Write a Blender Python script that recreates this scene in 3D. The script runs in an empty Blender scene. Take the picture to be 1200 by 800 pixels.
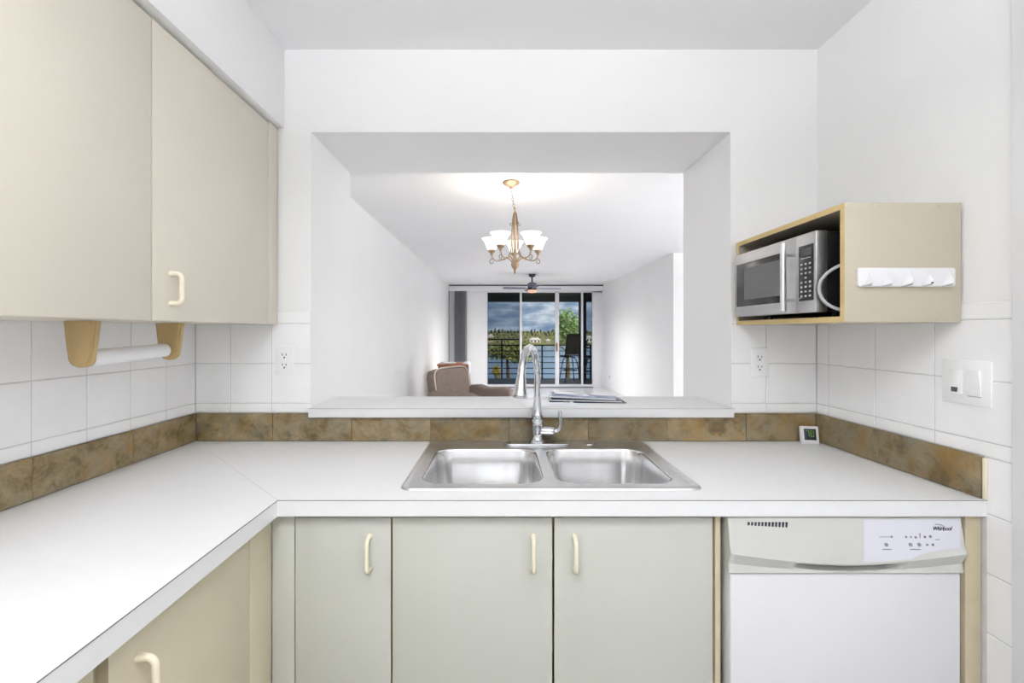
import bpy, bmesh, math, random
from mathutils import Vector, Matrix
random.seed(7)
R = math.radians
PI = math.pi
scene = bpy.context.scene
COL = scene.collection

# ------------------------------------------------------------------ materials
def lin(c):
    c = c / 255.0
    return c / 12.92 if c <= .04045 else ((c + .055) / 1.055) ** 2.4

def rgb(r, g, b):
    return (lin(r), lin(g), lin(b), 1)

def nd(nt, kind, **kw):
    n = nt.nodes.new(kind)
    for k, v in kw.items():
        setattr(n, k, v)
    return n

def mat(name, col, rough=.5, metal=0, noise=0, nscale=6, bump=0, bscale=60, emit=0, emitcol=None, spec=None,
        stretch=None, coat=0):
    m = bpy.data.materials.new(name)
    m.use_nodes = True
    nt = m.node_tree
    p = nt.nodes['Principled BSDF']
    c = rgb(*col)
    p.inputs['Base Color'].default_value = c
    p.inputs['Roughness'].default_value = rough
    p.inputs['Metallic'].default_value = metal
    if spec is not None:
        p.inputs['Specular IOR Level'].default_value = spec
    if coat:
        p.inputs['Coat Weight'].default_value = coat
        p.inputs['Coat Roughness'].default_value = .08
    tc = nd(nt, 'ShaderNodeTexCoord')
    mp = nd(nt, 'ShaderNodeMapping')
    nt.links.new(tc.outputs['Object'], mp.inputs['Vector'])
    if stretch:
        mp.inputs['Scale'].default_value = stretch
    if noise:
        n = nd(nt, 'ShaderNodeTexNoise')
        n.inputs['Scale'].default_value = nscale
        n.inputs['Detail'].default_value = 4
        nt.links.new(mp.outputs['Vector'], n.inputs['Vector'])
        r = nd(nt, 'ShaderNodeValToRGB')
        lo = [max(0, x * (1 - noise)) for x in c[:3]] + [1]
        hi = [min(1, x * (1 + noise)) for x in c[:3]] + [1]
        r.color_ramp.elements[0].position = .3
        r.color_ramp.elements[1].position = .7
        r.color_ramp.elements[0].color = lo
        r.color_ramp.elements[1].color = hi
        nt.links.new(n.outputs['Fac'], r.inputs['Fac'])
        nt.links.new(r.outputs['Color'], p.inputs['Base Color'])
    if bump:
        n = nd(nt, 'ShaderNodeTexNoise')
        n.inputs['Scale'].default_value = bscale
        n.inputs['Detail'].default_value = 3
        nt.links.new(mp.outputs['Vector'], n.inputs['Vector'])
        b = nd(nt, 'ShaderNodeBump')
        b.inputs['Strength'].default_value = bump
        b.inputs['Distance'].default_value = .004
        nt.links.new(n.outputs['Fac'], b.inputs['Height'])
        nt.links.new(b.outputs['Normal'], p.inputs['Normal'])
    if emit:
        p.inputs['Emission Color'].default_value = rgb(*(emitcol or col))
        p.inputs['Emission Strength'].default_value = emit
    return m

def slate_mat():
    m = bpy.data.materials.new('slate_stone')
    m.use_nodes = True
    nt = m.node_tree
    L = nt.links.new
    p = nt.nodes['Principled BSDF']
    tc = nd(nt, 'ShaderNodeTexCoord')
    ge = nd(nt, 'ShaderNodeNewGeometry')
    mul = nd(nt, 'ShaderNodeMath', operation='MULTIPLY')
    mul.inputs[1].default_value = 37.0
    L(ge.outputs['Random Per Island'], mul.inputs[0])
    add = nd(nt, 'ShaderNodeVectorMath', operation='ADD')
    L(tc.outputs['Object'], add.inputs[0]); L(mul.outputs[0], add.inputs[1])
    n1 = nd(nt, 'ShaderNodeTexNoise'); n1.inputs['Scale'].default_value = 11; n1.inputs['Detail'].default_value = 10
    n1.inputs['Roughness'].default_value = .72; n1.inputs['Distortion'].default_value = .25
    L(add.outputs[0], n1.inputs['Vector'])
    r1 = nd(nt, 'ShaderNodeValToRGB')
    cr = r1.color_ramp
    cr.elements[0].position = .30; cr.elements[0].color = rgb(74, 62, 46)
    cr.elements[1].position = .72; cr.elements[1].color = rgb(186, 174, 150)
    for pos, c in ((.41, (112, 96, 70)), (.47, (134, 120, 92)), (.53, (142, 132, 112)), (.60, (158, 142, 112))):
        e = cr.elements.new(pos); e.color = rgb(*c)
    L(n1.outputs['Fac'], r1.inputs['Fac'])
    def patch(scale, o, lo, hi, amt, prev, col, dist=.3):
        n = nd(nt, 'ShaderNodeTexNoise'); n.inputs['Scale'].default_value = scale; n.inputs['Detail'].default_value = 7
        n.inputs['Roughness'].default_value = .68; n.inputs['Distortion'].default_value = dist
        f = nd(nt, 'ShaderNodeVectorMath', operation='ADD'); f.inputs[1].default_value = o
        L(add.outputs[0], f.inputs[0]); L(f.outputs[0], n.inputs['Vector'])
        r = nd(nt, 'ShaderNodeValToRGB')
        r.color_ramp.elements[0].position = lo; r.color_ramp.elements[0].color = (0, 0, 0, 1)
        r.color_ramp.elements[1].position = hi; r.color_ramp.elements[1].color = (amt, amt, amt, 1)
        L(n.outputs['Fac'], r.inputs['Fac'])
        m_ = nd(nt, 'ShaderNodeMix', data_type='RGBA')
        L(r.outputs['Color'], m_.inputs['Factor']); L(prev, m_.inputs['A'])
        m_.inputs['B'].default_value = rgb(*col)
        return m_.outputs['Result']
    c_ = patch(7, (5, 9, 3), .50, .66, .8, r1.outputs['Color'], (140, 112, 68))
    c_ = patch(9, (1, 4, 8), .54, .66, .7, c_, (122, 122, 112))
    c_ = patch(13, (3, 2, 7), .58, .68, .75, c_, (84, 74, 58))
    c_ = patch(18, (7, 7, 1), .62, .70, .6, c_, (168, 118, 72))
    hs = nd(nt, 'ShaderNodeHueSaturation'); hs.inputs['Saturation'].default_value = 1.16
    mr = nd(nt, 'ShaderNodeMapRange'); mr.inputs['To Min'].default_value = .66; mr.inputs['To Max'].default_value = .92
    L(ge.outputs['Random Per Island'], mr.inputs['Value']); L(mr.outputs['Result'], hs.inputs['Value'])
    L(c_, hs.inputs['Color'])
    L(hs.outputs['Color'], p.inputs['Base Color'])
    p.inputs['Roughness'].default_value = .45
    b = nd(nt, 'ShaderNodeBump'); b.inputs['Strength'].default_value = .5; b.inputs['Distance'].default_value = .004
    L(n1.outputs['Fac'], b.inputs['Height']); L(b.outputs['Normal'], p.inputs['Normal'])
    return m

def glass_mat(name, tint, gl=.07):
    m = bpy.data.materials.new(name)
    m.use_nodes = True
    nt = m.node_tree
    nt.nodes.clear()
    o = nd(nt, 'ShaderNodeOutputMaterial')
    t = nd(nt, 'ShaderNodeBsdfTransparent'); t.inputs['Color'].default_value = (*tint, 1)
    g = nd(nt, 'ShaderNodeBsdfGlossy'); g.inputs['Roughness'].default_value = .18
    mx = nd(nt, 'ShaderNodeMixShader'); mx.inputs['Fac'].default_value = gl
    nt.links.new(t.outputs[0], mx.inputs[1]); nt.links.new(g.outputs[0], mx.inputs[2])
    nt.links.new(mx.outputs[0], o.inputs['Surface'])
    return m

def leaf_mat(name, c1, c2):
    m = mat(name, c1, .7)
    nt = m.node_tree
    p = nt.nodes['Principled BSDF']
    ge = nd(nt, 'ShaderNodeNewGeometry')
    r = nd(nt, 'ShaderNodeValToRGB')
    r.color_ramp.elements[0].color = rgb(*c1); r.color_ramp.elements[1].color = rgb(*c2)
    nt.links.new(ge.outputs['Random Per Island'], r.inputs['Fac'])
    nt.links.new(r.outputs['Color'], p.inputs['Base Color'])
    return m

M = {}
M['wall'] = mat('white_wall_paint', (238, 238, 238), .7, bump=.12, bscale=45, noise=.012, nscale=2)
M['wall_tex'] = mat('white_textured_wall_paint', (238, 238, 238), .75, bump=.5, bscale=22, noise=.012, nscale=2)
M['ceil'] = mat('white_ceiling_paint', (236, 236, 237), .85, bump=.12, bscale=70, noise=.01, nscale=2)
M['tile'] = mat('white_glazed_tile', (243, 243, 244), .3, noise=.02, nscale=9)
M['grout'] = mat('pale_grout', (214, 214, 215), .9, noise=.05, nscale=30)
M['stone'] = slate_mat()
M['dark_grout'] = mat('brown_grout', (96, 84, 66), .9, noise=.1, nscale=30)
M['laminate'] = mat('white_laminate', (228, 228, 229), .38, noise=.012, nscale=40)
M['seam'] = mat('dark_laminate_seam', (120, 114, 110), .7, noise=.1, nscale=30)
M['miter'] = mat('miter_seam', (204, 203, 203), .7, noise=.1, nscale=30)
M['cab'] = mat('cream_green_cabinet_laminate', (205, 199, 185), .42, noise=.02, nscale=2.5)
M['cab_dim'] = mat('dim_light_cabinet_laminate', (187, 188, 180), .42, noise=.02, nscale=2.5)  # cabinet laminate with dimmer, cooler light put into its colour
M['cab_shade'] = mat('shaded_cabinet_laminate', (196, 188, 164), .42, noise=.02, nscale=2.5)  # cabinet laminate with the left run's warm shade put into its colour
M['cab_box'] = mat('tan_beige_box_laminate', (182, 174, 156), .42, noise=.02, nscale=2.5)
M['steel_bowl'] = mat('bowl_stainless', (226, 226, 227), .2, 1, noise=.05, nscale=5, bump=.04, bscale=60, stretch=(6, 6, 1))
M['cab_edge'] = mat('tan_cabinet_edge', (184, 174, 148), .55, noise=.06, nscale=20)
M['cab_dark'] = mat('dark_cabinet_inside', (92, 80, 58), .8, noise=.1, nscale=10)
M['ply'] = mat('tan_plywood_edge', (200, 176, 124), .6, noise=.08, nscale=25, stretch=(1, .2, 1))
M['cream'] = mat('cream_plastic_handle', (228, 220, 198), .28, noise=.01, nscale=8)
M['tan'] = mat('tan_plastic', (178, 153, 106), .42, noise=.05, nscale=10)
M['card'] = mat('white_paper_tube', (232, 232, 234), .8, noise=.02, nscale=20)
M['steel'] = mat('brushed_stainless', (222, 222, 223), .3, 1, noise=.05, nscale=5, bump=.06, bscale=90, stretch=(1, 8, 8))
M['steel_v'] = mat('brushed_steel_front', (196, 196, 197), .4, 1, noise=.05, nscale=6, bump=.05, bscale=80, stretch=(8, .6, 8))
M['chrome'] = mat('chrome', (206, 208, 212), .07, 1, noise=.01, nscale=4)
M['black'] = mat('black_plastic', (22, 22, 24), .35, noise=.1, nscale=10)
M['blackglass'] = mat('black_glass', (20, 21, 22), .2, noise=.05, nscale=5, spec=.5)
M['greyglass'] = mat('grey_microwave_window', (96, 97, 98), .3, noise=.05, nscale=60)
M['white_pl'] = mat('white_plastic', (224, 224, 226), .3, noise=.01, nscale=8)
M['outlet'] = mat('outlet_white_plastic', (242, 242, 243), .35, noise=.01, nscale=8)
M['slot'] = mat('dark_slot', (70, 70, 72), .6, noise=.05, nscale=20)
M['lightslot'] = mat('mid_grey', (176, 176, 178), .6, noise=.05, nscale=20)  # plain grey for keypad, dishwasher tub and the strip below the rocker
M['grey_cord'] = mat('grey_cord', (176, 176, 180), .45, noise=.03, nscale=20)
M['dw_console'] = mat('cream_console_plastic', (194, 194, 190), .32, noise=.01, nscale=6)
M['dw_door'] = mat('white_enamel', (219, 219, 222), .25, noise=.01, nscale=4)
M['dw_panel'] = mat('pale_lavender_panel', (212, 212, 221), .25, noise=.01, nscale=6)
M['dw_ink'] = mat('dark_ink', (44, 46, 58), .5, noise=.05, nscale=40)
M['dw_grey'] = mat('grey_ink', (130, 130, 142), .5, noise=.05, nscale=40)
M['lcd'] = mat('lcd_dark', (38, 46, 50), .2, noise=.05, nscale=30)
M['lcd_green'] = mat('lcd_green_digit', (108, 142, 62), .4, noise=.05, nscale=30)
M['paper'] = mat('white_paper', (236, 237, 242), .35, noise=.02, nscale=20)
M['paper_blue'] = mat('glossy_blue_print', (150, 160, 190), .16, noise=.35, nscale=14)
M['paper_navy'] = mat('navy_print', (40, 46, 66), .16, noise=.3, nscale=18)
M['bronze'] = mat('champagne_bronze', (172, 148, 122), .38, .75, noise=.12, nscale=30)
M['bronze_d'] = mat('antique_bronze', (124, 108, 90), .35, .8, noise=.12, nscale=30)
M['shade'] = mat('frosted_glass_lit', (250, 246, 236), .5, emit=.75, emitcol=(255, 248, 236), noise=.01, nscale=10)
M['navy'] = mat('dark_slate_fan', (52, 54, 72), .4, .2, noise=.06, nscale=12)
M['fanmotor'] = mat('grey_fan_motor', (110, 108, 124), .35, .5, noise=.06, nscale=12)
M['fanblade'] = mat('grey_fan_blade', (112, 114, 130), .4, 0, noise=.08, nscale=12)
M['fanlight'] = mat('amber_fan_glass', (216, 168, 150), .4, emit=.55, emitcol=(240, 180, 150), noise=.02, nscale=12)
M['taupe'] = mat('taupe_upholstery', (136, 122, 112), .9, noise=.1, nscale=18, bump=.5, bscale=160)
M['piping'] = mat('cream_piping', (214, 204, 190), .8, noise=.04, nscale=30)
M['wood'] = mat('reddish_wood', (150, 92, 62), .35, noise=.2, nscale=12, stretch=(1, 6, 6))
M['blind_grey'] = mat('grey_blind_vane', (128, 128, 132), .6, noise=.04, nscale=10)
M['blind_white'] = mat('white_blind_vane', (214, 214, 218), .6, noise=.02, nscale=10)
M['frame_white'] = mat('white_door_frame', (232, 232, 236), .4, noise=.01, nscale=10)
M['glass'] = glass_mat('clear_pane', (.96, .97, .97), .004)
M['glass_d'] = glass_mat('tinted_pane', (.66, .69, .72), .004)
M['handle_brown'] = mat('brown_door_pull', (150, 102, 70), .5, noise=.1, nscale=20)
M['floor'] = mat('pale_glossy_floor_tile', (230, 230, 232), .12, noise=.03, nscale=4)
M['kfloor'] = mat('pale_kitchen_floor', (184, 182, 180), .4, noise=.05, nscale=4)
M['base'] = mat('white_baseboard', (228, 228, 230), .45, noise=.01, nscale=6)
M['balc'] = mat('shaded_balcony_soffit', (84, 82, 78), .8, noise=.08, nscale=6)  # dark colour stands in for shade on the unlit balcony ceiling
M['balc_floor'] = mat('grey_balcony_floor', (150, 150, 150), .7, noise=.08, nscale=6)
M['rail'] = mat('dark_railing_metal', (24, 26, 30), .5, .0, noise=.08, nscale=12)
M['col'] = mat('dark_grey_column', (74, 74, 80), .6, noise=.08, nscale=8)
M['stool'] = mat('black_stool_metal', (24, 24, 27), .45, 0, noise=.08, nscale=12)
M['sling'] = mat('dark_brown_sling', (62, 55, 45), .8, noise=.15, nscale=60)
M['leaf'] = leaf_mat('green_leaves', (46, 60, 24), (190, 190, 110))
M['leaf2'] = leaf_mat('bright_green_leaves', (58, 92, 38), (170, 200, 128))
M['leaf3'] = leaf_mat('yellow_leaves', (150, 132, 44), (206, 186, 92))
M['trunk'] = mat('bark', (110, 86, 56), .9, noise=.2, nscale=12, bump=.5, bscale=20)
M['fars'] = [mat('far_foliage', c, .9, noise=.4, nscale=.9, bump=.6, bscale=2) for c in
             ((72, 88, 46), (128, 118, 66), (44, 58, 36), (164, 144, 88))]
M['bank'] = mat('far_bank', (122, 120, 78), .9, noise=.4, nscale=.3)
M['house'] = mat('white_house_wall', (240, 234, 218), .7, noise=.03, nscale=1)
M['house2'] = mat('tan_house_wall', (206, 180, 130), .7, noise=.05, nscale=1)
M['roof'] = mat('house_roof', (226, 222, 214), .7, noise=.08, nscale=2)
M['win'] = mat('dark_house_window', (60, 64, 70), .2, noise=.05, nscale=2)
M['lamp'] = mat('lit_diffuser', (255, 255, 255), .5, emit=1.5, noise=.01, nscale=4)
M['water'] = mat('blue_grey_water', (118, 146, 170), .22, noise=.08, nscale=.25, bump=.5, bscale=1.2, stretch=(1, .35, 1))
M['grass'] = mat('shore_grass', (92, 104, 56), .9, noise=.25, nscale=.6)

# ------------------------------------------------------------------ mesh builder
class MB:
    def __init__(s):
        s.bm = bmesh.new()

    def _merge(s, t, mtx=None):
        if mtx is not None:
            bmesh.ops.transform(t, matrix=mtx, verts=t.verts)
        me = bpy.data.meshes.new('tmp')
        t.to_mesh(me); t.free()
        s.bm.from_mesh(me)
        bpy.data.meshes.remove(me)
        return s

    def box(s, x0, x1, y0, y1, z0, z1, bev=0, seg=2, mtx=None):
        t = bmesh.new()
        bmesh.ops.create_cube(t, size=1)
        sc = Matrix.Diagonal((abs(x1 - x0), abs(y1 - y0), abs(z1 - z0), 1))
        bmesh.ops.transform(t, matrix=Matrix.Translation(((x0 + x1) / 2, (y0 + y1) / 2, (z0 + z1) / 2)) @ sc, verts=t.verts)
        if bev:
            bmesh.ops.bevel(t, geom=t.edges[:], offset=bev, segments=seg, profile=.5, affect='EDGES')
        return s._merge(t, mtx)

    def tube(s, pts, r, n=12, cap=True, mtx=None):
        pts = [Vector(p) for p in pts]
        rs = r if isinstance(r, (list, tuple)) else [r] * len(pts)
        t = bmesh.new()
        rings = []
        up = None
        for i, p in enumerate(pts):
            d = (pts[min(i + 1, len(pts) - 1)] - pts[max(i - 1, 0)]).normalized()
            if up is None:
                up = Vector((0, 0, 1)) if abs(d.z) < .9 else Vector((0, 1, 0))
            a = d.cross(up)
            if a.length < 1e-5:
                a = d.orthogonal()
            a.normalize()
            b = a.cross(d).normalized()
            up = b
            rings.append([t.verts.new(p + rs[i] * (math.cos(k * 2 * PI / n) * a + math.sin(k * 2 * PI / n) * b)) for k in range(n)])
        for i in range(len(rings) - 1):
            for k in range(n):
                t.faces.new((rings[i][k], rings[i][(k + 1) % n], rings[i + 1][(k + 1) % n], rings[i + 1][k]))
        if cap:
            t.faces.new(rings[0][::-1]); t.faces.new(rings[-1])
        bmesh.ops.recalc_face_normals(t, faces=t.faces)
        return s._merge(t, mtx)

    def lathe(s, prof, c=(0, 0, 0), n=32, mtx=None, close=False):
        t = bmesh.new()
        rings = []
        for r, z in prof:
            if r < 1e-5:
                rings.append([t.verts.new((0, 0, z))])
            else:
                rings.append([t.verts.new((r * math.cos(2 * PI * k / n), r * math.sin(2 * PI * k / n), z)) for k in range(n)])
        for A, B in zip(rings, rings[1:]):
            for k in range(n):
                k2 = (k + 1) % n
                if len(A) == 1 and len(B) == 1:
                    break
                if len(A) == 1:
                    t.faces.new((A[0], B[k2], B[k]))
                elif len(B) == 1:
                    t.faces.new((A[k], A[k2], B[0]))
                else:
                    t.faces.new((A[k], A[k2], B[k2], B[k]))
        bmesh.ops.recalc_face_normals(t, faces=t.faces)
        m = Matrix.Translation(c)
        if mtx is not None:
            m = mtx @ m
        return s._merge(t, m)

    def loft(s, loops, cap0=False, cap1=False, mtx=None):
        t = bmesh.new()
        rings = [[t.verts.new(p) for p in lp] for lp in loops]
        n = len(rings[0])
        for A, B in zip(rings, rings[1:]):
            for k in range(n):
                t.faces.new((A[k], A[(k + 1) % n], B[(k + 1) % n], B[k]))
        if cap0:
            t.faces.new(rings[0][::-1])
        if cap1:
            t.faces.new(rings[-1])
        bmesh.ops.recalc_face_normals(t, faces=t.faces)
        return s._merge(t, mtx)

    def prism(s, outer, a0, a1, holes=(), axis='z', bev=0, mtx=None):
        """extrude a 2D polygon (optionally with holes) between a0 and a1 along an axis"""
        def P(u, v, w):
            return {'z': (u, v, w), 'y': (u, w, v), 'x': (w, u, v)}[axis]
        t = bmesh.new()
        for w in (a0, a1):
            es = []
            for lp in [outer] + list(holes):
                vs = [t.verts.new(P(u, v, w)) for u, v in lp]
                es += [t.edges.new((vs[i], vs[(i + 1) % len(vs)])) for i in range(len(vs))]
            if holes:
                bmesh.ops.triangle_fill(t, edges=es, use_beauty=True)
            else:
                t.faces.new(vs)
        t.verts.ensure_lookup_table()
        tot = len(outer) + sum(len(h) for h in holes)
        st = 0
        for lp in [outer] + list(holes):
            n = len(lp)
            for i in range(n):
                j = (i + 1) % n
                t.faces.new((t.verts[st + i], t.verts[st + j], t.verts[tot + st + j], t.verts[tot + st + i]))
            st += n
        bmesh.ops.recalc_face_normals(t, faces=t.faces)
        if bev:
            bmesh.ops.bevel(t, geom=[e for e in t.edges if len(e.link_faces) == 2 and e.calc_face_angle(0) > .6],
                            offset=bev, segments=2, profile=.5, affect='EDGES')
        return s._merge(t, mtx)

    def grid(s, f, nu, nv, mtx=None):
        t = bmesh.new()
        vs = [[t.verts.new(f(i / nu, j / nv)) for j in range(nv + 1)] for i in range(nu + 1)]
        for i in range(nu):
            for j in range(nv):
                t.faces.new((vs[i][j], vs[i + 1][j], vs[i + 1][j + 1], vs[i][j + 1]))
        return s._merge(t, mtx)

    def pillow(s, c, size, e=.45, n=24, mtx=None):
        """superellipsoid cushion"""
        def sg(v, p):
            return math.copysign(abs(v) ** p, v)
        def f(u, v):
            a = -PI + 2 * PI * u; b = -PI / 2 + PI * v
            return (c[0] + size[0] / 2 * sg(math.cos(b), e) * sg(math.cos(a), e),
                    c[1] + size[1] / 2 * sg(math.cos(b), e) * sg(math.sin(a), e),
                    c[2] + size[2] / 2 * sg(math.sin(b), e))
        s.grid(f, n * 2, n, mtx)
        bmesh.ops.remove_doubles(s.bm, verts=s.bm.verts, dist=1e-5)
        return s

    def ball(s, c, r, mtx=None, sub=2):
        t = bmesh.new()
        bmesh.ops.create_icosphere(t, subdivisions=sub, radius=1)
        rr = r if isinstance(r, (tuple, list)) else (r, r, r)
        bmesh.ops.transform(t, matrix=Matrix.Translation(c) @ Matrix.Diagonal((*rr, 1)), verts=t.verts)
        return s._merge(t, mtx)

    def build(s, name, m, parent=None, smooth=True, ang=35):
        me = bpy.data.meshes.new(name)
        root = parent
        while root is not None and root.parent is not None:
            root = root.parent
        if root is not None:
            bmesh.ops.translate(s.bm, vec=-Vector(root.location), verts=s.bm.verts)
        s.bm.to_mesh(me); s.bm.free()
        if smooth:
            for p in me.polygons:
                p.use_smooth = True
            me.set_sharp_from_angle(angle=R(ang))
        me.materials.append(m)
        o = bpy.data.objects.new(name, me)
        COL.objects.link(o)
        if parent is not None:
            o.parent = parent
        return o

def tag(o, label=None, cat=None, group=None, kind=None):
    if label: o['label'] = label
    if cat: o['category'] = cat
    if group: o['group'] = group
    if kind: o['kind'] = kind
    return o

def thing(name, label, cat, loc=(0, 0, 0), rz=0, group=None):
    o = bpy.data.objects.new(name, None)
    o.empty_display_size = .05
    COL.objects.link(o)
    o.location = loc
    o.rotation_euler = (0, 0, rz)
    return tag(o, label, cat, group)

def struct(o, label=None, cat=None):
    return tag(o, label, cat, kind='structure')

def rrect(x0, x1, y0, y1, r, n=6):
    out = []
    for cx, cy, a in ((x1 - r, y1 - r, 0), (x0 + r, y1 - r, 90), (x0 + r, y0 + r, 180), (x1 - r, y0 + r, 270)):
        for k in range(n + 1):
            t = R(a + 90 * k / n)
            out.append((cx + r * math.cos(t), cy + r * math.sin(t)))
    return out

def arc(c, r, a0, a1, n):
    return [(c[0] + r * math.cos(R(a0 + (a1 - a0) * k / n)), c[1] + r * math.sin(R(a0 + (a1 - a0) * k / n))) for k in range(n + 1)]

def bezier(p0, p1, p2, p3, n=14):
    P = [Vector(p) for p in (p0, p1, p2, p3)]
    return [((1 - t) ** 3) * P[0] + 3 * t * (1 - t) ** 2 * P[1] + 3 * t * t * (1 - t) * P[2] + t ** 3 * P[3] for t in [k / n for k in range(n + 1)]]

# ------------------------------------------------------------------ camera
CZ = 1.342
F = 545.0
cam_d = bpy.data.cameras.new('camera')
cam = bpy.data.objects.new('camera', cam_d)
COL.objects.link(cam)
cam.location = (0, 0, CZ)
cam.rotation_euler = (R(90), 0, 0)
cam_d.sensor_width = 36
cam_d.lens = F / 1200 * 36
cam_d.shift_x = 13 / 1200
cam_d.shift_y = -12 / 1200
cam_d.clip_end = 2000
cam_d.clip_start = .02
scene.camera = cam

# ------------------------------------------------------------------ room shell
XL, XR, YB, ZC = -1.191, 1.231, 1.813, 2.442
YD = 2.288                       # far side of the thick pass-through wall
OX0, OX1, OZ = -.742, .898, 2.120  # opening
YF = 11.1                        # far wall with the sliding door
LX0, LX1 = -1.238, 2.42
# floor / ceiling
struct(MB().box(-1.4, 1.6, -1.9, 1.95, -.1, 0).build('floor', M['kfloor'], smooth=False), 'pale kitchen floor', 'floor')
fl = MB()
for i in range(14):
    for j in range(21):
        x0 = -1.34 + i * .46; y0 = 1.95 + j * .46
        x1 = min(x0 + .457, 4.7); y1 = min(y0 + .457, 11.3)
        if x1 > x0 and y1 > y0:
            fl.box(x0, x1, y0, y1, -.02, 0)
fl.box(-1.34, 4.7, 1.95, 11.3, -.1, -.003)
struct(fl.build('floor', M['floor'], smooth=False), 'pale glossy tiled floor of the living room beyond the ledge', 'floor')
struct(MB().box(-1.4, 4.7, -1.9, 11.3, ZC, ZC + .12).build('ceiling', M['ceil'], smooth=False), 'flat white ceiling', 'ceiling')
# kitchen walls
struct(MB().box(XL - .2, XL - .005, -1.9, YB + .005, 0, ZC).build('wall_left', M['wall'], smooth=False), 'white kitchen wall on the left', 'wall')
struct(MB().box(XR + .005, XR + .2, -1.9, YB + .005, 0, ZC).build('wall_right', M['wall'], smooth=False), 'white kitchen wall on the right', 'wall')
struct(MB().box(-1.4, 1.5, -2.0, -1.9, 0, ZC).build('wall_rear', M['wall'], smooth=False), 'white kitchen wall behind the viewer', 'wall')
w = MB()
w.box(-1.6, OX0, YB + .005, YD, 0, ZC)
w.box(OX1, 4.7, YB + .005, YD, 0, ZC)
w.box(OX0, OX1, YB + .005, YD, OZ, ZC)
w.box(OX0, OX1, YB + .005, 2.08, 0, 1.008)
struct(w.build('wall_back', M['wall'], smooth=False), 'white wall with the wide pass-through opening', 'wall')
# soffit above the left wall cabinets
struct(MB().box(XL - .005, -.845, -1.9, YB + .005, 2.134, ZC, bev=.004).build('trim_1', M['wall']), 'white boxed soffit above the left wall cabinets', 'soffit')
# living room walls
struct(MB().box(LX0 - .15, LX0, YD, 11.3, 0, ZC).build('wall_left', M['wall_tex'], smooth=False), 'white textured living room wall on the left', 'wall')
struct(MB().box(LX1, 4.7, 6.52, 6.64, 0, ZC).box(LX1, LX1 + .12, 6.64, 11.3, 0, ZC).build('wall_right', M['wall_tex'], smooth=False), 'white living room wall on the right', 'wall')
struct(MB().box(4.6, 4.7, YD, 6.52, 0, ZC).build('wall_right', M['wall'], smooth=False), 'white dining area wall', 'wall')
# far wall: header and white pier left of the glass
PXF = YF / F
def fx(px, y=YF): return (px - 587) * y / F
def fz(py, y=YF): return CZ - (py - 388) * y / F
DOOR_X0, DOOR_X1 = fx(569), LX1
w = MB()
w.box(LX0, LX1, YF, YF + .16, fz(341), ZC)
w.box(LX0, DOOR_X0, YF, YF + .16, 0, fz(341))
struct(w.build('wall_far', M['wall'], smooth=False), 'white far wall around the balcony door', 'wall')
struct(MB().box(LX0, LX0 + .012, YD + .02, YF, 0, .08).build('baseboard_left', M['base'], smooth=False), 'white baseboard', 'baseboard')
struct(MB().box(LX1 - .012, LX1, 6.52, YF, 0, .08).build('baseboard_right', M['base'], smooth=False), 'white baseboard', 'baseboard')
# white casing at the near end of the right wall
struct(MB().box(XR - .012, XR + .01, .55, 1.112, 0, ZC, bev=.004).build('trim_2', M['base']), 'white casing at the near end of the right wall', 'casing')

# ------------------------------------------------------------------ tiles on the walls
ROWS = [.43, .585, .74, .893, 1.061, 1.216, 1.372, 1.418]
def tile_field(axis, plane, cells, name, label):
    """cells: (u0,u1,z0,z1); axis 'x' = wall at X=plane facing +/-, 'y' wall at Y=plane"""
    mb = MB()
    g = .0016
    for (u0, u1, z0, z1, d) in cells:
        if axis == 'y':
            mb.box(u0 + g, u1 - g, plane, plane + .0045, z0 + g, z1 - g, bev=.0014, seg=1)
        elif d > 0:
            mb.box(plane - .0045, plane, u0 + g, u1 - g, z0 + g, z1 - g, bev=.0014, seg=1)
        else:
            mb.box(plane, plane + .0045, u0 + g, u1 - g, z0 + g, z1 - g, bev=.0014, seg=1)
    return struct(mb.build(name, M['tile']), label, 'tile')
def cells_of(us, rows, d, zmin=0):
    out = []
    for a, b in zip(us, us[1:]):
        for z0, z1 in zip(rows, rows[1:]):
            out.append((a, b, max(z0, zmin), z1, d))
    return out
BAND_Z = 1.023
rows_up = [BAND_Z, 1.061, 1.216, 1.372, 1.418]
usL = [1.181 + .1585 * k for k in range(-8, 4)] + [1.8135]
tile_field('x', XL, cells_of(usL, rows_up[:-1], +1), 'trim_3', 'white square wall tiles on the left wall')
struct(MB().box(XL - .0052, XL - .0022, -.3, YB, BAND_Z, 1.40).build('trim_4', M['grout'], smooth=False), 'pale grout of the left tiles', 'grout')
usB = [XL - .001] + [-1.055 + .1605 * k for k in range(2)] + [OX0]
usB2 = [OX1, 1.0345, XR + .001]
tile_field('y', YB, cells_of(usB, rows_up, 0) + cells_of(usB2, rows_up, 0), 'trim_5', 'white square wall tiles beside the pass-through')
struct(MB().box(XL, OX0 - .001, YB + .0022, YB + .0052, BAND_Z, 1.417).box(OX1 + .001, XR, YB + .0022, YB + .0052, BAND_Z, 1.417)
       .build('trim_6', M['grout'], smooth=False), 'pale grout beside the pass-through', 'grout')
usR = [1.112, 1.321, 1.531, 1.747, 1.8135]
cR = cells_of(usR, rows_up, -1)
cR += [(1.112, 1.181, a, b, -1) for a, b in ((.12, .275), (.275, .43), (.43, .579), (.579, .730), (.730, .880), (.880, BAND_Z))]
tile_field('x', XR, cR, 'trim_7', 'white wall tiles on the right wall')
struct(MB().box(XR + .0022, XR + .0052, 1.113, YB, 0, 1.417).build('trim_8', M['grout'], smooth=False), 'pale grout of the right tiles', 'grout')

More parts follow.
